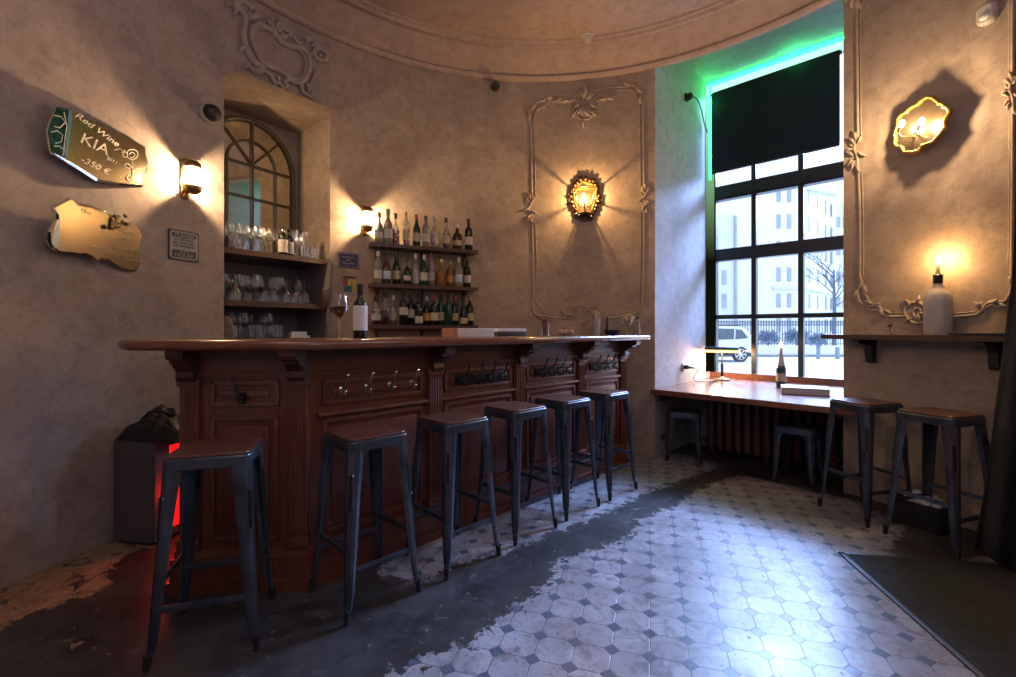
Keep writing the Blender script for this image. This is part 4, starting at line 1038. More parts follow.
# ================================================================== STUCCO RELIEFS
def wt(mb, pts, r, inset=.012, k=6, flat=1.0, closed=False):
    P = cr([V(x,y,0) for x, y in pts], k, closed)
    mb.tube([wall_pt(q.x, q.y, inset) for q in P], r, 8, closed)
def spiral(cx, cy, r0, turns, a0, sgn=1, n=14, asp=1.0):
    return [(cx+r0*(1-.8*i/n)*math.cos(a0+sgn*2*PI*turns*i/n)*asp, cy+r0*(1-.8*i/n)*math.sin(a0+sgn*2*PI*turns*i/n)) for i in range(n+1)]
def wleaf(mb, px, py, L, a, wd=.4):           # raised acanthus leaf, size in px
    e = (math.cos(a), math.sin(a)); n = (-e[1], e[0])
    ctr = [(px+e[0]*L*t+n[0]*L*.25*math.sin(PI*t)*.5, py+e[1]*L*t+n[1]*L*.25*math.sin(PI*t)*.5) for t in [i/6 for i in range(7)]]
    P = [wall_pt(x,y,.010) for x, y in ctr]
    dpt = P[0].y/F
    mb.tube(P, lambda f: max(.0015, dpt*L*wd*.62*math.sin(PI*min(1,.08+f*.92))**.8), 8, flat=.7)
def zk(pts, k=6.445, ox=225, oy=0): return [(ox+x/k, oy+y/k) for x, y in pts]
ct = MB()
tap = lambda a, c: (lambda f: a+(c-a)*abs(2*f-1))
def zt_(pts, r=.016): wt(ct, zk(pts), r*1.35, .012)
zt_([(255,172),(215,160),(180,185),(172,230),(185,290),(215,355),(250,410),(300,435),(345,452),(395,485),(445,530),(495,532),(530,485),(547,415),(532,350),(490,308),(430,300),(365,272),(310,205),(255,172)], .017)
zt_([(240,190),(205,190),(196,240),(208,295),(235,350),(265,395),(320,425),(370,450),(415,490),(450,510),(490,510),(512,470),(522,415),(508,355),(470,325)], .008)
zt_([(60,15),(85,55),(125,95),(132,150),(118,225),(130,290),(150,340),(190,400),(240,430),(220,462),(175,448),(165,432)], .018)
zt_([(60,18),(110,5),(160,35),(205,60),(200,105),(165,115),(160,85)], .014)
zt_([(145,290),(135,330),(165,385),(205,430)], .009)
zt_([(510,255),(560,255),(610,310),(655,345),(645,390),(600,380),(572,340),(590,320)], .015)
zt_([(495,540),(500,590),(550,618),(572,600),(545,575),(530,590)], .015); zt_([(585,465),(572,515),(548,552),(520,545)], .012)
zt_([(250,450),(300,490),(318,530),(350,540),(378,570),(398,560),(390,530),(420,515),(465,535)], .013)
zt_([(270,130),(300,160),(328,205),(345,140),(382,190),(412,205),(445,245),(478,282)], .012)
for x, y, L, a in ((290,160,50,-2.2),(330,170,45,-1.2),(360,215,50,-1.9),(385,235,45,-.6),(410,250,40,-1.4),(345,225,40,2.6),(380,255,40,2.2),(520,285,50,-1.3),(555,300,55,-.9),(600,340,45,.6),(575,300,55,.4),(110,80,60,-2.6),(130,120,60,-.5),(165,70,55,-1.9),(205,90,45,.5),(90,70,50,2.4),(140,180,45,2.5),(130,300,50,2.4),(170,420,55,2.7),(210,445,45,.9),(335,530,45,1.9),(370,560,40,1.2),(540,600,45,.9),(570,490,45,-.7),(350,490,40,1.4),(315,480,40,2.2),(470,290,40,-1.0),(430,230,40,-.7),(45,20,50,2.6),(80,30,60,1.6),(25,30,45,-2),(545,330,40,.9)):
    q = zk([(x,y)])[0]; wleaf(ct, q[0], q[1], L/6.0, a, .55)
for q in zk([(375,225),(385,240),(365,240),(350,200),(295,150),(345,150)]): 
    p = wall_pt(*q, .014); ct.ball(p, (.022,.022,.022), None, 8, 6)
o = ct.build('plaster_cartouche', M['stucco_grey'], angle=60); tag(o, 'rococo plaster cartouche of scrolls and leaves above the niche', 'wall ornament')
# middle panel
pb = MB()
def pt_(pts, r=.011, k=5): wt(pb, pts, r*.72, .004, k)
for off, r in ((0,.012),(3.5,.006)):
    pt_([(531+off,128),(531.5+off,165),(532+off,197)], r); pt_([(532+off,222),(533+off,260),(533.5+off,296)], r)
    pt_([(643-off,104),(643.5-off,150),(644-off,186)], r); pt_([(644-off,212),(644-off,250),(643-off,294)], r)
    pt_([(551,95.2+off),(565,95.6+off),(578,96.5+off)], r); pt_([(592,91.5+off),(608,88+off),(625,86.6+off)], r)
    pt_([(545,316-off),(557,318-off),(572,319-off)], r); pt_([(600,319-off),(618,317-off),(634,314-off)], r)
pt_([(531,128),(529,118),(532,106),(540,101),(551,95)], .014); pt_([(533,130),(536,112),(546,105),(551,98)], .010); pt_([(625,86.6),(632,85),(637,88),(642,94),(643,104)], .014); pt_([(627,90),(634,92),(640,104)], .009)
pt_([(533.5,296),(532,303),(534,312),(539,316),(546,316)], .014); pt_([(535,298),(539,306),(545,313)], .009); pt_([(643,294),(642,304),(638,312),(633,314)], .014)
# crest
pt_([(578,97),(573,103),(573,111),(579,118),(584,119.5),(590,118),(596,110),(598,102),(592,92)], .011)
pt_(spiral(578,104,6,1.2,0,-1), .008); pt_(spiral(594,102,6,1.2,PI,1), .008)
for x, y, L, a in ((584,98,15,-1.6),(584,100,10,-2.2),(586,100,10,-1.0),(580,104,9,2.4),(590,103,9,.6),(584,106,12,1.6),(570,101,9,2.9),(563,99,8,2.7),(600,99,9,-.2),(606,97,8,.2),(584,119,9,1.57),(577,112,8,2.2),(592,110,8,.9),(540,101,8,-.4),(536,104,8,2.0),(546,98,8,-.3),(531,112,9,1.7),(529,116,8,-1.8),(636,88,8,.5),(630,86,8,-2.8),(641,96,8,1.5)): wleaf(pb, x, y, L, a, .42)
for cx, cy in ((530,209),(645,199)):
    pt_([(cx,cy-14),(cx-3,cy-9),(cx+1,cy-5),(cx-2,cy),(cx+2,cy+5),(cx-2,cy+9),(cx+1,cy+14)], .015); pt_(spiral(cx-2,cy-7,3,1.1,PI*.5,1), .007); pt_(spiral(cx+1,cy+7,3,1.1,-PI*.5,1), .007)
    for dx,dy,a in ((0,-10,-1.9),(1,-6,-1.1),(0,6,1.9),(1,9,1.2),(-1,0,2.7),(1,1,.4)): wleaf(pb, cx+dx, cy+dy, 7, a, .36)
for k in range(7): wleaf(pb, 584.5, 108, 10+2*(k%2), PI*.5+(k-3)*.36, .30)
for k in range(6): wleaf(pb, 574-k*3.4, 100+.6*k-.2*k*k*.3, 7-.4*k, 2.5+.1*k, .36); wleaf(pb, 594+k*3.4, 98-.3*k, 7-.4*k, .6-.12*k, .36)
for k in range(5): wleaf(pb, 584+(k-2)*1.6, 99, 9+3*(k==2), -PI*.5+(k-2)*.42, .30)
# bottom ornament
pt_([(576,319),(574,311),(578,306),(586,308),(592,314),(589,320),(582,321)], .010); pt_(spiral(585,313,5,1.2,0), .008)
for x, y, L, a in ((576,312,8,-2),(590,308,8,-.6),(594,315,8,.2),(572,318,8,-2.7),(584,320,7,1.6),(566,316,8,-2.4),(562,313,6,-2.0)): wleaf(pb, x, y, L, a, .42)
o = pb.build('trim_3', M['stucco'], angle=60); struct(o)
# right panel
pb = MB()
for off, r in ((0,.013),(3.2,.006)):
    pt_([(857+off,-90),(857+off,-20),(857+off,40),(857.5+off,100),(858+off,138)], r, 4); pt_([(858.5+off,172),(860+off,220),(860+off,276)], r)
    pt_([(1013-off,-110),(1013-off,0),(1013-off,72)], r, 4); pt_([(1013-off,112),(1013-off,180),(1012-off,268)], r)
    pt_([(886,316-off),(896,316.5-off),(905,316-off)], r); pt_([(950,317-off),(964,316-off),(977,314.5-off)], r)
for off, r in ((0,.013),): pt_([(862,-95),(890,-112),(935,-122),(980,-122),(1013,-115)], r)
pt_([(860,276),(861,284),(858,294),(860,302),(868,306),(878,306),(882,311),(887,316)], .014); pt_([(862,280),(864,292),(870,302)], .009); pt_([(867,306),(871,311),(878,310),(884,317)], .010)
pt_([(977,314.5),(983,310),(987,304),(995,301),(1003,302),(1009,297),(1012,286),(1012,268)], .014); pt_([(985,309),(992,305),(1000,307),(1005,303)], .011); pt_([(976,306),(981,303),(984,309)], .011)
pt_([(905,316),(905,309),(911,303),(920,303),(926,308)], .014); pt_([(906,316),(912,322),(921,323),(928,319)], .014); pt_(spiral(918,312,7,1.3,0), .010)
pt_([(926,320),(934,326),(942,322),(950,317)], .012); pt_([(942,302),(948,306),(951,314)], .012); pt_(spiral(944,312,6,1.2,PI), .009)
for x, y, L, a in ((909,306,9,-2.2),(916,303,9,-1.2),(924,318,8,.8),(912,318,8,2.5),(920,312,8,.2),(918,314,8,1.2),(864,285,9,1.2),(858,290,9,1.9),(866,300,9,.4),(874,305,9,-.4),(880,310,9,.9),(890,314,8,-2.6),(980,308,9,-2.4),(990,303,9,-.5),(1000,303,9,.4),(1007,298,9,-1),(1011,285,9,-1.9),(948,316,8,.2)): wleaf(pb, x, y, L, a, .42)
for cx, cy in ((856,152),(1012,93)):
    pt_(spiral(cx-2,cy-10,5,1.1,PI*.5,1), .010); pt_(spiral(cx-2,cy+11,5,1.1,-PI*.5,-1), .010); pt_([(cx+2,cy-16),(cx-2,cy-4),(cx+1,cy+4),(cx+2,cy+18)], .013)
    for dx,dy,a in ((-1,-13,-1.9),(1,-9,-1.1),(-1,9,1.9),(1,13,1.2),(-3,-3,2.7),(-3,4,-2.8),(2,0,.4),(-2,-8,-2.4),(-2,8,2.3)): wleaf(pb, cx+dx, cy+dy, 9, a, .36)
for a in (1.2,1.9,2.6): wleaf(pb, 856, -4, 14, a, .4)
pt_(spiral(857,4,5,1.1,0), .010)
o = pb.build('trim_4', M['stucco'], angle=60); struct(o)

# ================================================================== WALL FITTINGS
def cam_dome(px, py, label):
    Mx = wall_mat(wall_pt(px,py)); r = thing('dome_camera', label, 'camera', mat=Mx)
    b = MB(); b.lathe([(.062,0),(.062,.025),(.055,.035),(.0,.036)], 24); b.build('base', M['smoke_white'], r)
    b = MB(); b.lathe([(.057,.030),(.056,.050),(.044,.075),(.022,.088),(.0,.090)], 22, cap=False); b.build('dome', M['black'], r)
cam_dome(208.5, 114, 'round dark dome camera with pale rim on the left wall')
Mx = wall_mat(wall_pt(494.5, 88)); r = thing('spot_speaker', 'small black round device on the back wall under the cornice', 'camera', mat=Mx)
b = MB(); b.box((0,.01,.01),(.04,.07,.02),bevel=.004); b.build('mount', M['black'], r)
b = MB(); b.lathe([(.03,0),(.042,.01),(.042,.075),(.036,.09),(.0,.085)], 18, T(0,0,.02) @ RX(.25)); b.build('housing', M['black'], r)
b = MB(); b.tube([(0,-.03,.05),(0,-.055,.045)], .008, 6); b.build('knob', M['black'], r)
# recess camera with cable
ep = WM @ V(0,.707,0); cz = 3.64
r = thing('security_camera', 'small black camera with dangling cable on the recess wall beside the window', 'camera', mat=WM @ T(0,.70,cz))
b = MB(); b.box((.012,0,0),(.024,.06,.075),bevel=.004); b.ball((.045,0,0),(.035,.032,.038)); b.build('body', M['black'], r)
b = MB(); b.tube(cr([(.03,.03,.02),(.05,.16,.03),(.03,.35,-.02),(.02,.45,-.12),(.03,.52,-.22)],8), .006, 6); b.build('cable', M['black'], r)
# smoke detector & motion sensor
p = V(*(ray(588,37)*(3.88-CH)/ray(588,37).z)); p.z = 3.88
r = thing('smoke_detector', 'small round pale smoke detector on the ceiling', 'smoke detector', p)
b = MB(); b.lathe([(.0,-.045),(.03,-.045),(.045,-.03),(.052,-.012),(.055,0)], 22); b.build('housing', M['smoke_white'], r)
b = MB(); b.lathe([(.056,-.006),(.056,0)], 22); b.build('base', M['white'], r)
Mx = wall_mat(wall_pt(990, 15)); r = thing('motion_sensor', 'small white motion sensor high on the right wall', 'sensor', mat=Mx)
b = MB(); b.prism(rrect(.09,.12,.035,5), 0, .05); o = b.build('housing', M['smoke_white'], r); mo = o.modifiers.new('bv','BEVEL'); mo.width=.015; mo.segments=3; mo.limit_method='ANGLE'; mo.angle_limit=1
b = MB(); b.ball((0,-.02,.045),(.028,.022,.014)); b.build('lens', M['white'], r)

# ================================================================== RIGHT SHELF + CANDLE
wa, wc_ = wall_pt(846, 330), wall_pt(1030, 330)
hx = V(wc_.x-wa.x, wc_.y-wa.y, 0).normalized(); hy = V(-hx.y, hx.x, 0); HL = (wc_-wa).length
HM = Matrix(((hx.x,hy.x,0,wa.x),(hx.y,hy.y,0,wa.y),(0,0,1,0),(0,0,0,1)))
HZ = 1.168
hs = thing('wall_shelf', 'long dark wood shelf with black brackets on the right wall', 'shelf', mat=HM)
n = 10; bk = []
for i in range(n+1):
    a = aRR+(ang(wc_)-aRR)*i/n; q = HM.inverted() @ V(CX+(R-.004)*math.cos(a), CY+(R-.004)*math.sin(a), 0); bk.append((q.x, q.y))
b = MB(); b.prism([(-.045,-.21)]+[(HL,-.21)]+list(reversed(bk))+[(-.045,.02)], HZ-.032, HZ); b.build('board', M['shelf'], hs, smooth=False)
for px in (873, 998):
    w0 = wall_pt(px, 330, .005); q = HM.inverted() @ V(w0.x,w0.y,0)
    mm = Matrix(((0,0,1,q.x),(-1,0,0,q.y),(0,1,0,HZ-.032),(0,0,0,1)))
    b = MB(); b.prism([(0,0),(.20,0),(.20,-.022),(.17,-.035),(.075,-.045),(.06,-.07),(.05,-.15),(.03,-.165),(0,-.165)], -.022, .022, mm); b.build('bracket', M['black'], hs, smooth=False)
def shelf_at(px, y):
    k = (px-PX)/F; p0 = HM @ V(0,y,0); s = (k*p0.y-p0.x)/(hx.x-k*hx.y); q = p0+hx*s; return V(q.x,q.y,HZ+.0005)
p = shelf_at(938, -.05); cb = thing('candle_bottle', 'large white bottle holding a burning candle on the right wall shelf', 'bottle', p)
b = MB(); b.lathe([(.064,0),(.069,.008),(.069,.20),(.066,.235),(.05,.272),(.028,.298),(.021,.315),(.020,.345),(.0,.346)], 26); b.build('bottle', M['frosted'], cb)
b = MB(); b.lathe([(.022,.318),(.024,.322),(.024,.372),(.020,.376),(.0,.377)], 16); b.build('collar', M['black'], cb)
b = MB(); b.lathe([(.012,.372),(.011,.43),(.006,.438),(.0,.436)], 12); b.build('candle', M['wax'], cb)
FL = [(.0,0),(.006,.006),(.0085,.016),(.006,.032),(.0,.055)]
b = MB(); b.lathe(FL, 12, T(0,0,.436), cap=False); b.build('flame', M['flame'], cb)
point('candle_light', p+V(0,0,.475), (1,.55,.2), 6.0, .014)
# little glass with rosebud, flat menu
p = shelf_at(889.5, -.09); rg = thing('bud_glass', 'tiny glass with a dark bud on the right wall shelf', 'glass', p)
b = MB(); b.lathe([(.018,0),(.019,.002),(.012,.02),(.017,.04),(.022,.062)], 14, cap=False); b.build('glass', M['glass'], rg)
b = MB(); b.ball((.004,0,.063),(.014,.014,.012)); b.tube([(0,0,.004),(.004,0,.058)], .002, 6); b.build('bud', pm('bud',(.10,.03,.025),rough=.6), rg)
p = shelf_at(980, -.13); o = MB(); o.box((0,0,.007),(.23,.14,.014),bevel=.002); o = o.build('menu_folder', M['black']); o.location = p; o.rotation_euler=(0,0,math.atan2(hx.y,hx.x)+.12); tag(o, 'flat black menu folder lying beside the white candle bottle', 'menu')

# ================================================================== WINDOW COUNTER ITEMS
TT = TZ+.0005
# bankers lamp
p = at_z(722, 380.5, TZ); bk_ = thing('desk_lamp', 'bankers desk lamp glowing on the window counter', 'lamp', mat=T(p.x,p.y,TT) @ RZ(math.radians(-32)))
b = MB(); b.lathe([(.0,0),(.082,0),(.085,.008),(.078,.02),(.03,.028),(.014,.04),(.0,.04)], 26); b.build('base', M['brass'], bk_)
b = MB(); b.lathe([(.011,.035),(.017,.06),(.012,.075),(.016,.10),(.016,.17),(.010,.185),(.007,.20),(.007,.335),(.012,.34)], 14); b.build('stem', M['iron'], bk_)
k = 12; sec = [(.065*math.cos(PI*j/k), .045*math.sin(PI*j/k)) for j in range(k+1)]
b = MB(); L2 = .165
for j in range(k):
    b.face([V(-L2,sec[j][0],.325+sec[j][1]),V(L2,sec[j][0],.325+sec[j][1]),V(L2,sec[j+1][0],.325+sec[j+1][1]),V(-L2,sec[j+1][0],.325+sec[j+1][1])])
for sx in (-L2, L2): b.face([V(sx,y,.325+z) for y, z in sec])
b.build('shade', pm('shade_dark',(.03,.05,.045),(.02,.03,.03),rough=.2), bk_)
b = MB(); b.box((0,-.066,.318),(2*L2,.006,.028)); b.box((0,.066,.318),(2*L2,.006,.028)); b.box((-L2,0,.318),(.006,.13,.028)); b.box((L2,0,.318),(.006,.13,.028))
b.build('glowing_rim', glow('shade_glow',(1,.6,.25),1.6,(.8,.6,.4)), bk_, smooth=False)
b = MB(); b.tube([(-.10,0,.335),(.10,0,.335)], .012, 10); b.build('bulb', M['bulb'], bk_)
for xx in (-.07,.07): point('desk_lamp_light', (T(p.x,p.y,TT) @ RZ(math.radians(-32))) @ V(xx,0,.308), (1,.68,.40), 15, .02)
# socket, plug, cable
sk = thing('wall_socket', 'wall socket with black plug on the recess wall', 'socket', mat=WM @ T(0,.63,.818))
b = MB(); b.lathe([(.045,0),(.045,.012),(.036,.018),(.0,.018)], 22, RY(PI/2)); b.build('plate', M['smoke_white'], sk)
b = MB(); b.tube([(.015,0,0),(.055,0.0,-.002)], .022, 12); b.tube(cr([(.055,0,-.002),(.075,.03,-.006),(.085,.06,-.01)],4), .012, 8); b.build('plug', M['black'], sk)
cb2 = MB(); a_ = WM @ V(.085,.69,.808)
cb2.tube(cr([a_, WM @ V(.10,.76,.78), WM @ V(.08,.70,.70), WM @ V(.09,.72,TZ+.02), WM @ V(.12,.85,TZ+.006), WM @ V(.18,.95,TZ+.006), WM @ V(.22,.92,TZ+.006), WM @ V(.30,.93,TZ+.006)], 8), .0045, 6)
o = cb2.build('lamp_cable', M['black']); tag(o, 'thin black lamp cable running from socket to desk lamp', 'cable')
# green candle bottle
p = at_z(781, 386.5, TZ); p.z = TT
gb = thing('candle_bottle', 'green bottle with candle stub standing before the window', 'bottle', p)
b = MB(); b.lathe([(.040,0),(.043,.006),(.043,.165),(.038,.19),(.018,.245),(.014,.27),(.0145,.315),(.0,.316)], 20); b.build('bottle', M['bottle_green'], gb)
b = MB(); b.lathe([(.0438,.05),(.0438,.13)], 20, cap=False); b.build('label', M['label_cream'], gb)
b = MB(); b.lathe([(.036,.185),(.034,.215),(.026,.25),(.021,.30),(.014,.325),(.011,.375),(.0,.376)], 12); b.build('candle', pm('pale_wax',(.42,.40,.42),(.3,.28,.3),rough=.5), gb)
b = MB(); b.lathe([(r_*1.7,z_*1.15) for r_,z_ in FL], 12, T(0,0,.375), cap=False); b.build('flame', glow('pale_flame',(1,.86,.62),18), gb)
# book
p = at_z(803, 394.5, TZ); p = WM @ (WI @ V(p.x,p.y,0)+V(0,.06,0)); bk2 = thing('book', 'thick hardback book lying on the window counter', 'book', mat=T(p.x,p.y,TT) @ RZ(math.radians(-28)))
b = MB(); b.box((0,0,.030),(.33,.235,.044)); b.build('pages', M['smoke_white'], bk2, smooth=False)
b = MB(); b.box((0,0,.004),(.345,.25,.008),bevel=.002); b.box((0,0,.056),(.345,.25,.008),bevel=.002); b.box((-.17,0,.03),(.008,.25,.058),bevel=.002); b.build('cover', pm('book_cover',(.30,.26,.28),(.22,.19,.21),scale=8,rough=.5), bk2)

# ================================================================== FRIDGE AND BAG
fl = V(-2.22, 2.61, 0)
fr = thing('mini_fridge', 'low grey drinks fridge with glowing red door by the left wall', 'fridge', mat=T(fl.x,fl.y,0) @ RZ(math.radians(-10)))
FW, FD, FH = .255, .35, .575
b = MB(); b.box((FW/2,FD/2,FH/2+.008),(FW,FD,FH-.016),bevel=.006); b.build('cabinet', M['grey_steel'], fr)
b = MB(); b.box((FW+.010,FD/2,FH/2+.01),(.018,FD,FH-.03),bevel=.003); d_ = b.build('door', M['grey_steel'], fr)
b = MB(); b.box((FW+.0195,FD/2+.01,FH*.44),(.003,FD-.09,FH*.64)); b.build('glowing_glass', M['red_glow'], d_, smooth=False)
b = MB(); b.box((FW+.0195,FD/2+.03,FH*.90),(.003,FD-.12,.045)); b.build('glowing_header', M['red_glow'], d_, smooth=False)
text('Cola', .10, T(FW+.022, FD*.30, FH*.60) @ RY(PI/2) @ RZ(PI), M['red_text'], d_, 'lettering', shear=.3)
b = MB(); b.box((FW*.5,FD/2,.006),(FW*.9,FD*.9,.012)); b.build('foot', M['black'], fr, smooth=False)
bg = MB(); nxg, nyg = 46, 30
def hbag(u, v):
    k = max(0, 1-abs(u)**2.4)**.55*max(0, 1-abs(v)**2.4)**.5
    prof_ = .070+.030*math.exp(-((u+.05)/.42)**2)-.030*max(0,u)**1.5+.010*math.exp(-((u+.72)/.2)**2)
    f = .020*mnoise.noise(V(u*2.2,v*2.0,1.3))+.016*(1-abs(mnoise.noise(V(u*2.6+v*1.5,v*3.0-u,4.3)))*2.2)+.006*mnoise.noise(V(u*8,v*7,2))
    return max(.001, k*(prof_+1.5*f))
gridv = [[bg.bm.verts.new((.20*(-1+2*i/nxg), .13*(-1+2*j/nyg), 1.45*hbag(-1+2*i/nxg, -1+2*j/nyg)+.002)) for j in range(nyg+1)] for i in range(nxg+1)]
for i in range(nxg):
    for j in range(nyg): bg.bm.faces.new((gridv[i][j],gridv[i+1][j],gridv[i+1][j+1],gridv[i][j+1]))
bgr = thing('leather_bag', 'crumpled black leather bag lying on top of the fridge', 'bag', mat=T(fl.x,fl.y,FH+.001) @ RZ(math.radians(-10)) @ T(.195,.145,0) @ RZ(.04))
bg.build('body', M['leather'], bgr, angle=180)
b = MB(); b.tube(cr([(-.15,-.06,.06),(-.08,-.09,.10),(.02,-.10,.11),(.10,-.10,.08),(.17,-.08,.03),(.195,-.02,.012)],8), .008, 8); b.tube(cr([(-.13,-.02,.10),(-.05,-.05,.155),(.03,-.04,.15),(.10,.0,.11),(.17,.04,.05)],8), .010, 8, flat=.5); b.build('strap', M['leather'], bgr)
b = MB(); b.tube([(.06+.012*math.cos(2*PI*k/16),-.112+.0*k,.09+.010*math.sin(2*PI*k/16)) for k in range(16)], .002, 6, True); b.build('buckle', M['brass'], bgr)

# ================================================================== FLOOR MAT, CRATE, CURTAIN
m0, m1, m2 = floor_pt(838,553), floor_pt(1016,566), floor_pt(965,677)
ma = math.atan2(m1.y-m0.y, m1.x-m0.x); mt_ = thing('floor_mat', 'large black entrance mat on the tiled floor', 'mat', mat=T(m0.x,m0.y,0) @ RZ(ma))
ML, MWd = .93, 1.75
b = MB(); b.box((ML/2,-MWd/2,.006),(ML-.05,MWd-.05,.010)); b.build('pile', M['mat'], mt_, smooth=False)
b = MB()
for (x0,x1,y0,y1) in ((0,ML,-.028,0),(0,.028,-MWd,0),(ML-.028,ML,-MWd,0),(0,ML,-MWd,-MWd+.028)): b.box(((x0+x1)/2,(y0+y1)/2,.0045),(x1-x0,y1-y0,.008),bevel=.002)
b.build('rubber_edge', M['mat_edge'], mt_)
cp_ = V(2.55,2.86,0); cr_ = thing('floor_crate', 'dark low crate with crumpled white paper against the right wall', 'crate', cp_, math.radians(-62))
b = MB()
for x0,x1,y0,y1 in ((-.13,.13,-.09,-.078),(-.13,.13,.078,.09),(-.13,-.118,-.09,.09),(.118,.13,-.09,.09)): b.box(((x0+x1)/2,(y0+y1)/2,.075),(x1-x0,y1-y0,.15))
b.box((0,0,.006),(.25,.17,.012)); b.build('box', M['black'], cr_, smooth=False)
pw = MB(); bmesh.ops.create_icosphere(pw.bm, subdivisions=3, radius=1)
for v_ in pw.bm.verts:
    k = 1+.35*mnoise.noise(v_.co*2.3); v_.co = V(v_.co.x*.095*k, v_.co.y*.065*k, v_.co.z*.055*k+.15)
pw.build('crumpled_paper', M['paper'], cr_, smooth=False)
# curtain
cu = MB(); rowsz = 26; colsn = 60; grid = []
def cedge(z):                                   # left edge (photo column) against height
    t = max(0, min(1, (2.9-z)/2.88)); return 1020-8*t-44*max(0,(t-.5)/.5)**1.2+2*math.sin(t*9)
for i in range(rowsz+1):
    z = .11+(2.95-.11)*i/rowsz; row = []
    for j in range(colsn+1):
        s = j/colsn; D = 2.26-.5*s
        xl = (cedge(z)-PX)/F*2.26; x = xl+.34*s+(0.06*s)
        wv = .035*math.sin(s*PI*2*7+1.5*math.sin(z*1.5))*(1-.25*z/2.9)+.015*mnoise.noise(V(s*9,z*2,0))
        row.append(cu.bm.verts.new((min(x+wv*.8, CX+math.sqrt(max(.1,(R-.03)**2-(D+wv-CY)**2))), D+wv, z+(.11*mnoise.noise(V(s*8,3,0)) if i == 0 else 0))))
    grid.append(row)
for i in range(rowsz):
    for j in range(colsn): cu.bm.faces.new((grid[i][j],grid[i][j+1],grid[i+1][j+1],grid[i+1][j]))
o = cu.build('door_curtain', M['cloth'], angle=180); tag(o, 'heavy black curtain gathered at the right edge by the mat', 'curtain')
mo = o.modifiers.new('so','SOLIDIFY'); mo.thickness=.006

# ================================================================== OUTSIDE
GZ = -.30
def ext(px, Y): return (px-PX)/F*Y
def ez(py, Y): return CH+(PY-py)/F*Y
g = MB(); g.face([V(-10,5.75,GZ),V(60,5.75,GZ),V(60,90,GZ),V(-10,90,GZ)]); o = g.build('street', M['asphalt'], smooth=False); struct(o)
YB = 55.0
bd = thing('apartment_building', 'pale apartment building across the street seen through the window', 'building')
x0, x1 = ext(690,YB), ext(803,YB)
b = MB(); b.box(((x0+x1)/2, YB+6, (GZ+ez(90,YB))/2), (x1-x0, 12, ez(90,YB)-GZ)); b.build('facade', M['facade'], bd, smooth=False)
wgm = V(ext(803,YB),YB,0); we = V(ext(836,68),68,0)
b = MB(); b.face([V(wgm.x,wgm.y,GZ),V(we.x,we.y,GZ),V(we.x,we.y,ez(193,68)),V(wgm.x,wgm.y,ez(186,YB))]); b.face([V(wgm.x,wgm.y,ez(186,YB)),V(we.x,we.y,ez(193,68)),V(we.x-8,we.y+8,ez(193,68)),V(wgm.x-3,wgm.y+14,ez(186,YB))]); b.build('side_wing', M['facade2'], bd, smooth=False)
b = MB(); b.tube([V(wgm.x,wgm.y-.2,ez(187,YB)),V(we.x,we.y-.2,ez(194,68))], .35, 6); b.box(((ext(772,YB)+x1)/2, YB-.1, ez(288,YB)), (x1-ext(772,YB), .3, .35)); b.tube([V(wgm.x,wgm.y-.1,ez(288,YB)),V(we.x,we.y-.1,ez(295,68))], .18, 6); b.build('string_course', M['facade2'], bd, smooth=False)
for py in (195,221.5,248,274.5,300.5,325):
    for px in (778.5, 789):
        b = MB(); b.box((ext(px,YB), YB-.03, ez(py,YB)), (.47,.12,1.65)); b.build('window', M['ext_window'], bd, smooth=False)
    for kx, px in enumerate((809,817.5,826,832)):
        f = (px-803)/33; Yw = YB+13*f*.93; q = py+(.32*(330-py)*.0)+ (330-py)*(-.0)
        pyy = 330-(330-py)*(1-.13*f)
        wd = (we-wgm).normalized(); c = V(ext(px,Yw),Yw,ez(pyy,Yw))
        b = MB(); b.box((0,0,0),(.75,.15,1.75), T(c.x,c.y-.08,c.z) @ RZ(math.atan2(wd.y,wd.x))); b.build('window', M['ext_window'], bd, smooth=False)
YA = 48.0
an = thing('annex_building', 'lower pale annex with downpipe left of the apartment building', 'building')
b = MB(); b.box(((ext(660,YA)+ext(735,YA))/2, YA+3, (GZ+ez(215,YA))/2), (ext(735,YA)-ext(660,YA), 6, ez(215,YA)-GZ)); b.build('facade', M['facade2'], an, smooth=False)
b = MB(); b.tube([V(ext(735,YA),YA-.15,ez(216,YA)),V(ext(735.5,YA),YA-.15,GZ)], .14, 6); b.build('downpipe', M['ext_window'], an)
for py in (277.5, 301):
    b = MB(); b.box((ext(724,YA), YA-.03, ez(py,YA)), (.42,.12,1.5)); b.build('window', M['ext_window'], an, smooth=False)
YC = 90.0
fb = thing('far_building', 'distant pale building at the right of the street view', 'building')
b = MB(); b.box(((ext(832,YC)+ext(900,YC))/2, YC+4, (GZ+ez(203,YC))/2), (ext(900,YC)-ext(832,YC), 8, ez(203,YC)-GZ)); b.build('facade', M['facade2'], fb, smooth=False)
for py in (222,250,277,302):
    for px in (838,845):
        b = MB(); b.box((ext(px,YC), YC-.03, ez(py,YC)), (.8,.12,2.0)); b.build('window', M['ext_window'], fb, smooth=False)
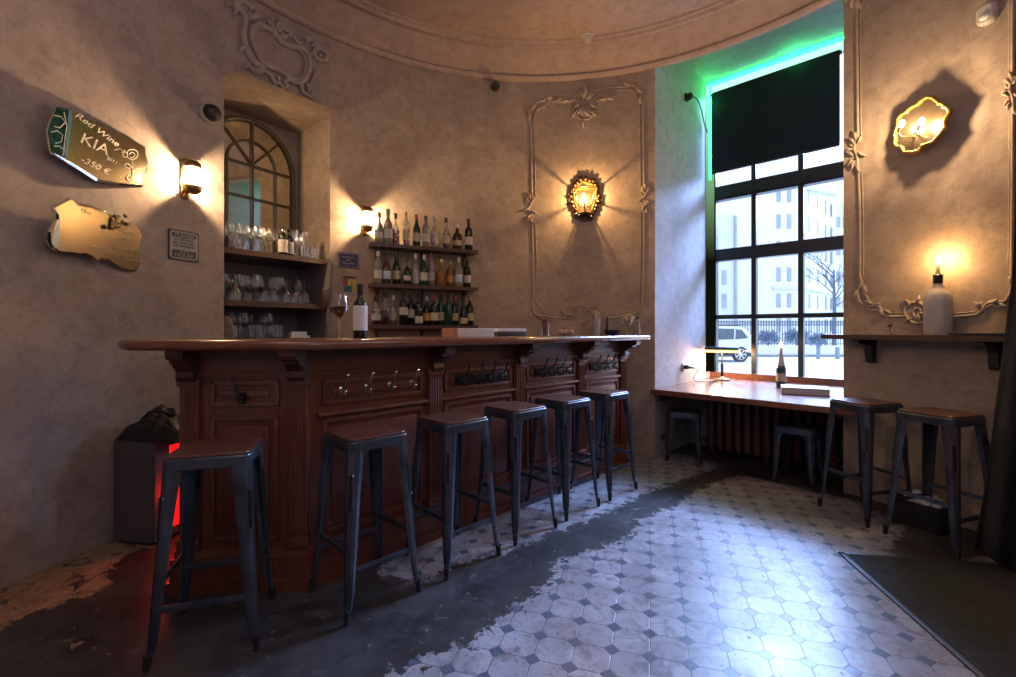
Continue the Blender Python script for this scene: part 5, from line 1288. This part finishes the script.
# fence on low wall
YF = 29.0
fc = thing('iron_fence', 'dark iron picket fence on a pale low wall across the street', 'fence')
b = MB(); b.box((ext(780,YF), YF+.1, (GZ+ez(345.5,YF))/2), (10.5, .4, ez(345.5,YF)-GZ)); b.build('low_wall', M['facade'], fc, smooth=False)
b = MB(); xa, xb = ext(700,YF), ext(862,YF); zt0, zt1 = ez(345.5,YF), ez(320,YF); n = 62
for i in range(n):
    x = xa+(xb-xa)*i/(n-1); b.box((x,YF,(zt0+zt1)/2),(.035,.035,zt1-zt0))
for z in (zt0+.1, zt1-.1, zt1-.32): b.box(((xa+xb)/2,YF,z),(xb-xa,.04,.05))
for i in range(0,n-1): 
    x = xa+(xb-xa)*(i+.5)/(n-1); b.tube([(x+.05*math.cos(2*PI*k/8),YF,zt1-.21+.07*math.sin(2*PI*k/8)) for k in range(8)], .014, 4, True)
b.build('pickets', M['fence'], fc, smooth=False)
b = MB(); b.box((ext(780,26),26,GZ+.07),(14,.5,.14)); o = b.build('trim_2', M['kerb'], smooth=False); struct(o)
# shrubs behind the fence
def twiggy(root, name, cx, cy, cz, rx, rz, n, m, seed, r=.012):
    rnd = random.Random(seed); b = MB()
    for i in range(n):
        th = rnd.uniform(0,2*PI); ph = rnd.uniform(-.9,1.2); l = rnd.uniform(.5,1)
        e = V(rx*math.cos(th)*math.cos(ph)*l, rx*.6*math.sin(th)*math.cos(ph)*l, rz*math.sin(ph)*l)
        mid = e*.5+V(rnd.uniform(-.1,.1),0,rnd.uniform(0,.15)); b.tube([V(cx,cy,cz)+e*.05, V(cx,cy,cz)+mid, V(cx,cy,cz)+e], r, 4)
    return b.build(name, m, root)
YS = 31.0
for k, (px, py, rx, rz) in enumerate(((768,338,.95,.62),(797,337,1.1,.7))):
    sh = thing('frosted_shrub', ['bluish bare shrub behind the fence, nearer the parked car','bluish bare shrub behind the fence, right of the candle bottle'][k], 'shrub', (ext(px,YS),YS,GZ), group='shrubs behind the fence')
    twiggy(sh, 'twigs', 0, 0, ez(py,YS)-GZ, rx, rz, 260, M['hedge'], 11+k, .022)
    b = MB(); b.tube([(0,0,0),(0,0,ez(py,YS)-GZ)], .05, 6); b.build('stem', M['bark'], sh)
# small street tree and posts
YT = 24.0
tr = thing('street_tree', 'small dense street tree with thin trunk on the far pavement', 'tree', (ext(818,YT),YT,GZ))
twiggy(tr, 'twigs', 0, 0, ez(340,YT)-GZ, .62, .45, 320, M['hedge'], 21, .02)
b = MB(); b.tube([(0,0,0),(.02,0,.4),(0,0,ez(340,YT)-GZ)], .09, 8); b.build('trunk', M['hedge'], tr)
ps = thing('street_post', 'short dark post on the far pavement right of the small tree', 'post', (ext(837.5,YT),YT,GZ))
b = MB(); b.lathe([(.10,0),(.10,.55),(.07,.62),(.0,.63)], 10); b.build('post', M['hedge'], ps)
# bare tree
YR = 33.0
bt_ = thing('bare_tree', 'tall bare winter tree before the apartment building', 'tree', (ext(834,YR),YR,GZ))
zt2 = ez(270,YR)-GZ
b = MB(); b.tube([(0,0,0),(.03,0,zt2*.5),(-.02,0,zt2)], lambda f: .17-.11*f, 8); b.build('trunk', M['bark'], bt_)
rnd = random.Random(9); b = MB()
def branch(p, d, l, r, dep):
    q = p+d*l; b.tube([p, p+d*l*.5+V(rnd.uniform(-.05,.05)*l,0,.03*l), q], lambda f: r*(1-.5*f), 5)
    if dep:
        for _ in range(3):
            e = (d+V(rnd.uniform(-.8,.8),rnd.uniform(-.5,.5),rnd.uniform(-.2,.5))).normalized(); branch(p+d*l*rnd.uniform(.5,1), e, l*rnd.uniform(.5,.75), r*.55, dep-1)
for k in range(9):
    z = zt2*(.55+.05*k); branch(V(0,0,z), V(rnd.choice((-1,1))*rnd.uniform(.5,1),rnd.uniform(-.4,.4),rnd.uniform(.3,.9)).normalized(), rnd.uniform(1.0,1.7), .045, 3)
b.build('branches', M['bark'], bt_)
# parked SUV
YV = 21.9
cz0 = GZ
cxr = ext(757,YV)
sv = thing('parked_car', 'silver sport utility car parked across the street', 'car', (cxr,YV,cz0))
body = [(-4.3,.32),(-4.35,.6),(-4.25,.85),(-3.3,1.0),(-2.55,1.58),(-1.9,1.68),(-.85,1.66),(-.55,1.58),(-.12,1.08),(0,.95),(.02,.45),(-.1,.30)]
for wxk in (-.78,-3.45): pass
mm = Matrix(((1,0,0,0),(0,0,1,0),(0,1,0,0),(0,0,0,1)))
b = MB(); b.prism(body, .0, 1.75, mm); o = b.build('body', M['carpaint'], sv, smooth=False); mo=o.modifiers.new('bv','BEVEL'); mo.width=.06; mo.segments=3
for pts in ([(-.80,1.08),(-.42,1.12),(-.72,1.50),(-1.0,1.54),(-1.02,1.06)],[(-1.10,1.06),(-1.08,1.55),(-1.85,1.57),(-1.92,1.04)],[(-2.0,1.04),(-1.93,1.57),(-2.45,1.5),(-3.0,1.04)]):
    b = MB(); b.prism(pts, -.02, .01, mm); b.build('side_window', M['carglass'], sv, smooth=False)
for xw in (-.80,-3.4):
    WMx = T(xw,-.02,.35) @ RX(PI/2)
    b = MB(); b.lathe([(.0,-.16),(.33,-.16),(.36,-.12),(.36,.05),(.30,.06),(.25,.04)], 24, WMx); w_ = b.build('wheel', M['tyre'], sv)
    b = MB(); b.lathe([(.0,.05),(.06,.05),(.06,.035),(.25,.02),(.26,.055),(.235,.06)], 24, WMx, cap=False)
    for k in range(7):
        a = 2*PI*k/7; b.box((.14,0,.05),(.2,.05,.02),WMx @ RZ(a))
    b.build('alloy_rim', M['carpaint'], w_, smooth=False)
b = MB(); b.box((-2.1,-.015,.36),(4.2,.03,.14)); b.build('sill_trim', M['tyre'], sv, smooth=False)
b = MB(); b.box((-.03,-.01,.98),(.12,.03,.22)); b.build('tail_light', M['label_orange'], sv, smooth=False)
b = MB(); b.tube([(-2.2,.12,1.72),(-.8,.12,1.71)], .025, 6); b.build('roof_rail', M['tyre'], sv)

# ================================================================== LIGHT
wd_ = bpy.data.worlds.new('sky'); scene.world = wd_; wd_.use_nodes = True
nt = wd_.node_tree; nt.nodes.clear()
o_ = nt.nodes.new('ShaderNodeOutputWorld'); bgd = nt.nodes.new('ShaderNodeBackground'); bgd.inputs[0].default_value = (.76,.87,1,1); bgd.inputs[1].default_value = 1.75
nt.links.new(bgd.outputs[0], o_.inputs[0])
def sun(name, d, col, e, angd):
    l = bpy.data.lights.new(name, 'SUN'); l.color = col; l.energy = e; l.angle = math.radians(angd)
    o = bpy.data.objects.new(name, l); COL.objects.link(o); o.rotation_euler = Vector(d).to_track_quat('-Z','Y').to_euler(); return o
e_ = math.radians(33); sun('sky_light', (-wy.x*math.cos(e_)-.05, -wy.y*math.cos(e_)+.05, -math.sin(e_)), (.42,.58,1.0), 12, 45)
def area(name, loc, d, sx, sy, col, watts):
    l = bpy.data.lights.new(name, 'AREA'); l.shape = 'RECTANGLE'; l.size = sx; l.size_y = sy; l.color = col; l.energy = watts
    o = bpy.data.objects.new(name, l); COL.objects.link(o); o.location = loc; o.rotation_euler = Vector(d).to_track_quat('-Z','Y').to_euler(); return o
ln = area('daylight_fill', WM @ V(RW/2, DEP+3.5, 4.75), (WM @ V(RW*.45,-1.2,0))-(WM @ V(RW/2, DEP+3.5, 4.75)), 3.4, 1.3, (.30,.48,1.0), 2500)  # added area light outside, unseen behind the blind, boosts blue light on the floor
# added unseen fill lights behind the viewer, pink and lilac, lifting the shadows
for x, y, e, c in ((-.7,.6,22,(1,.78,.74)),(1.1,.2,19,(.84,.80,1)),(.2,-.1,21,(.80,.80,1))):
    point('fill_light', (x,y,3.2 if y > 0 else 1.9), c, e, .35)
# green glow of the strip
point('green_glow', WM @ V(.06,DEP-.14,3.75), (.02,1,.26), 7, .05)
point('green_glow', WM @ V(RW*.62,DEP-.16,SOF-.10), (.02,1,.26), 2.5, .08)
point('red_glow_light', (T(fl.x,fl.y,0) @ RZ(math.radians(-10))) @ V(FW+.07,FD*.4,.26), (1,.02,.015), 4.0, .06)

# ------------------------------------------------------------------ camera
cam = bpy.data.cameras.new('camera'); cam.sensor_width = 36; cam.sensor_fit = 'HORIZONTAL'; cam.lens = 36*F/1016
cam.shift_y = (PY-338.5)/1016; cam.clip_start = .02; cam.clip_end = 500
co = bpy.data.objects.new('camera', cam); COL.objects.link(co); co.location = (0,0,CH); co.rotation_euler = (PI/2,0,0); scene.camera = co
scene.view_settings.view_transform = 'Standard'
try: scene.view_settings.look = 'None'
except Exception: pass
scene.view_settings.exposure = 0.16
scene.cycles.use_denoising = True
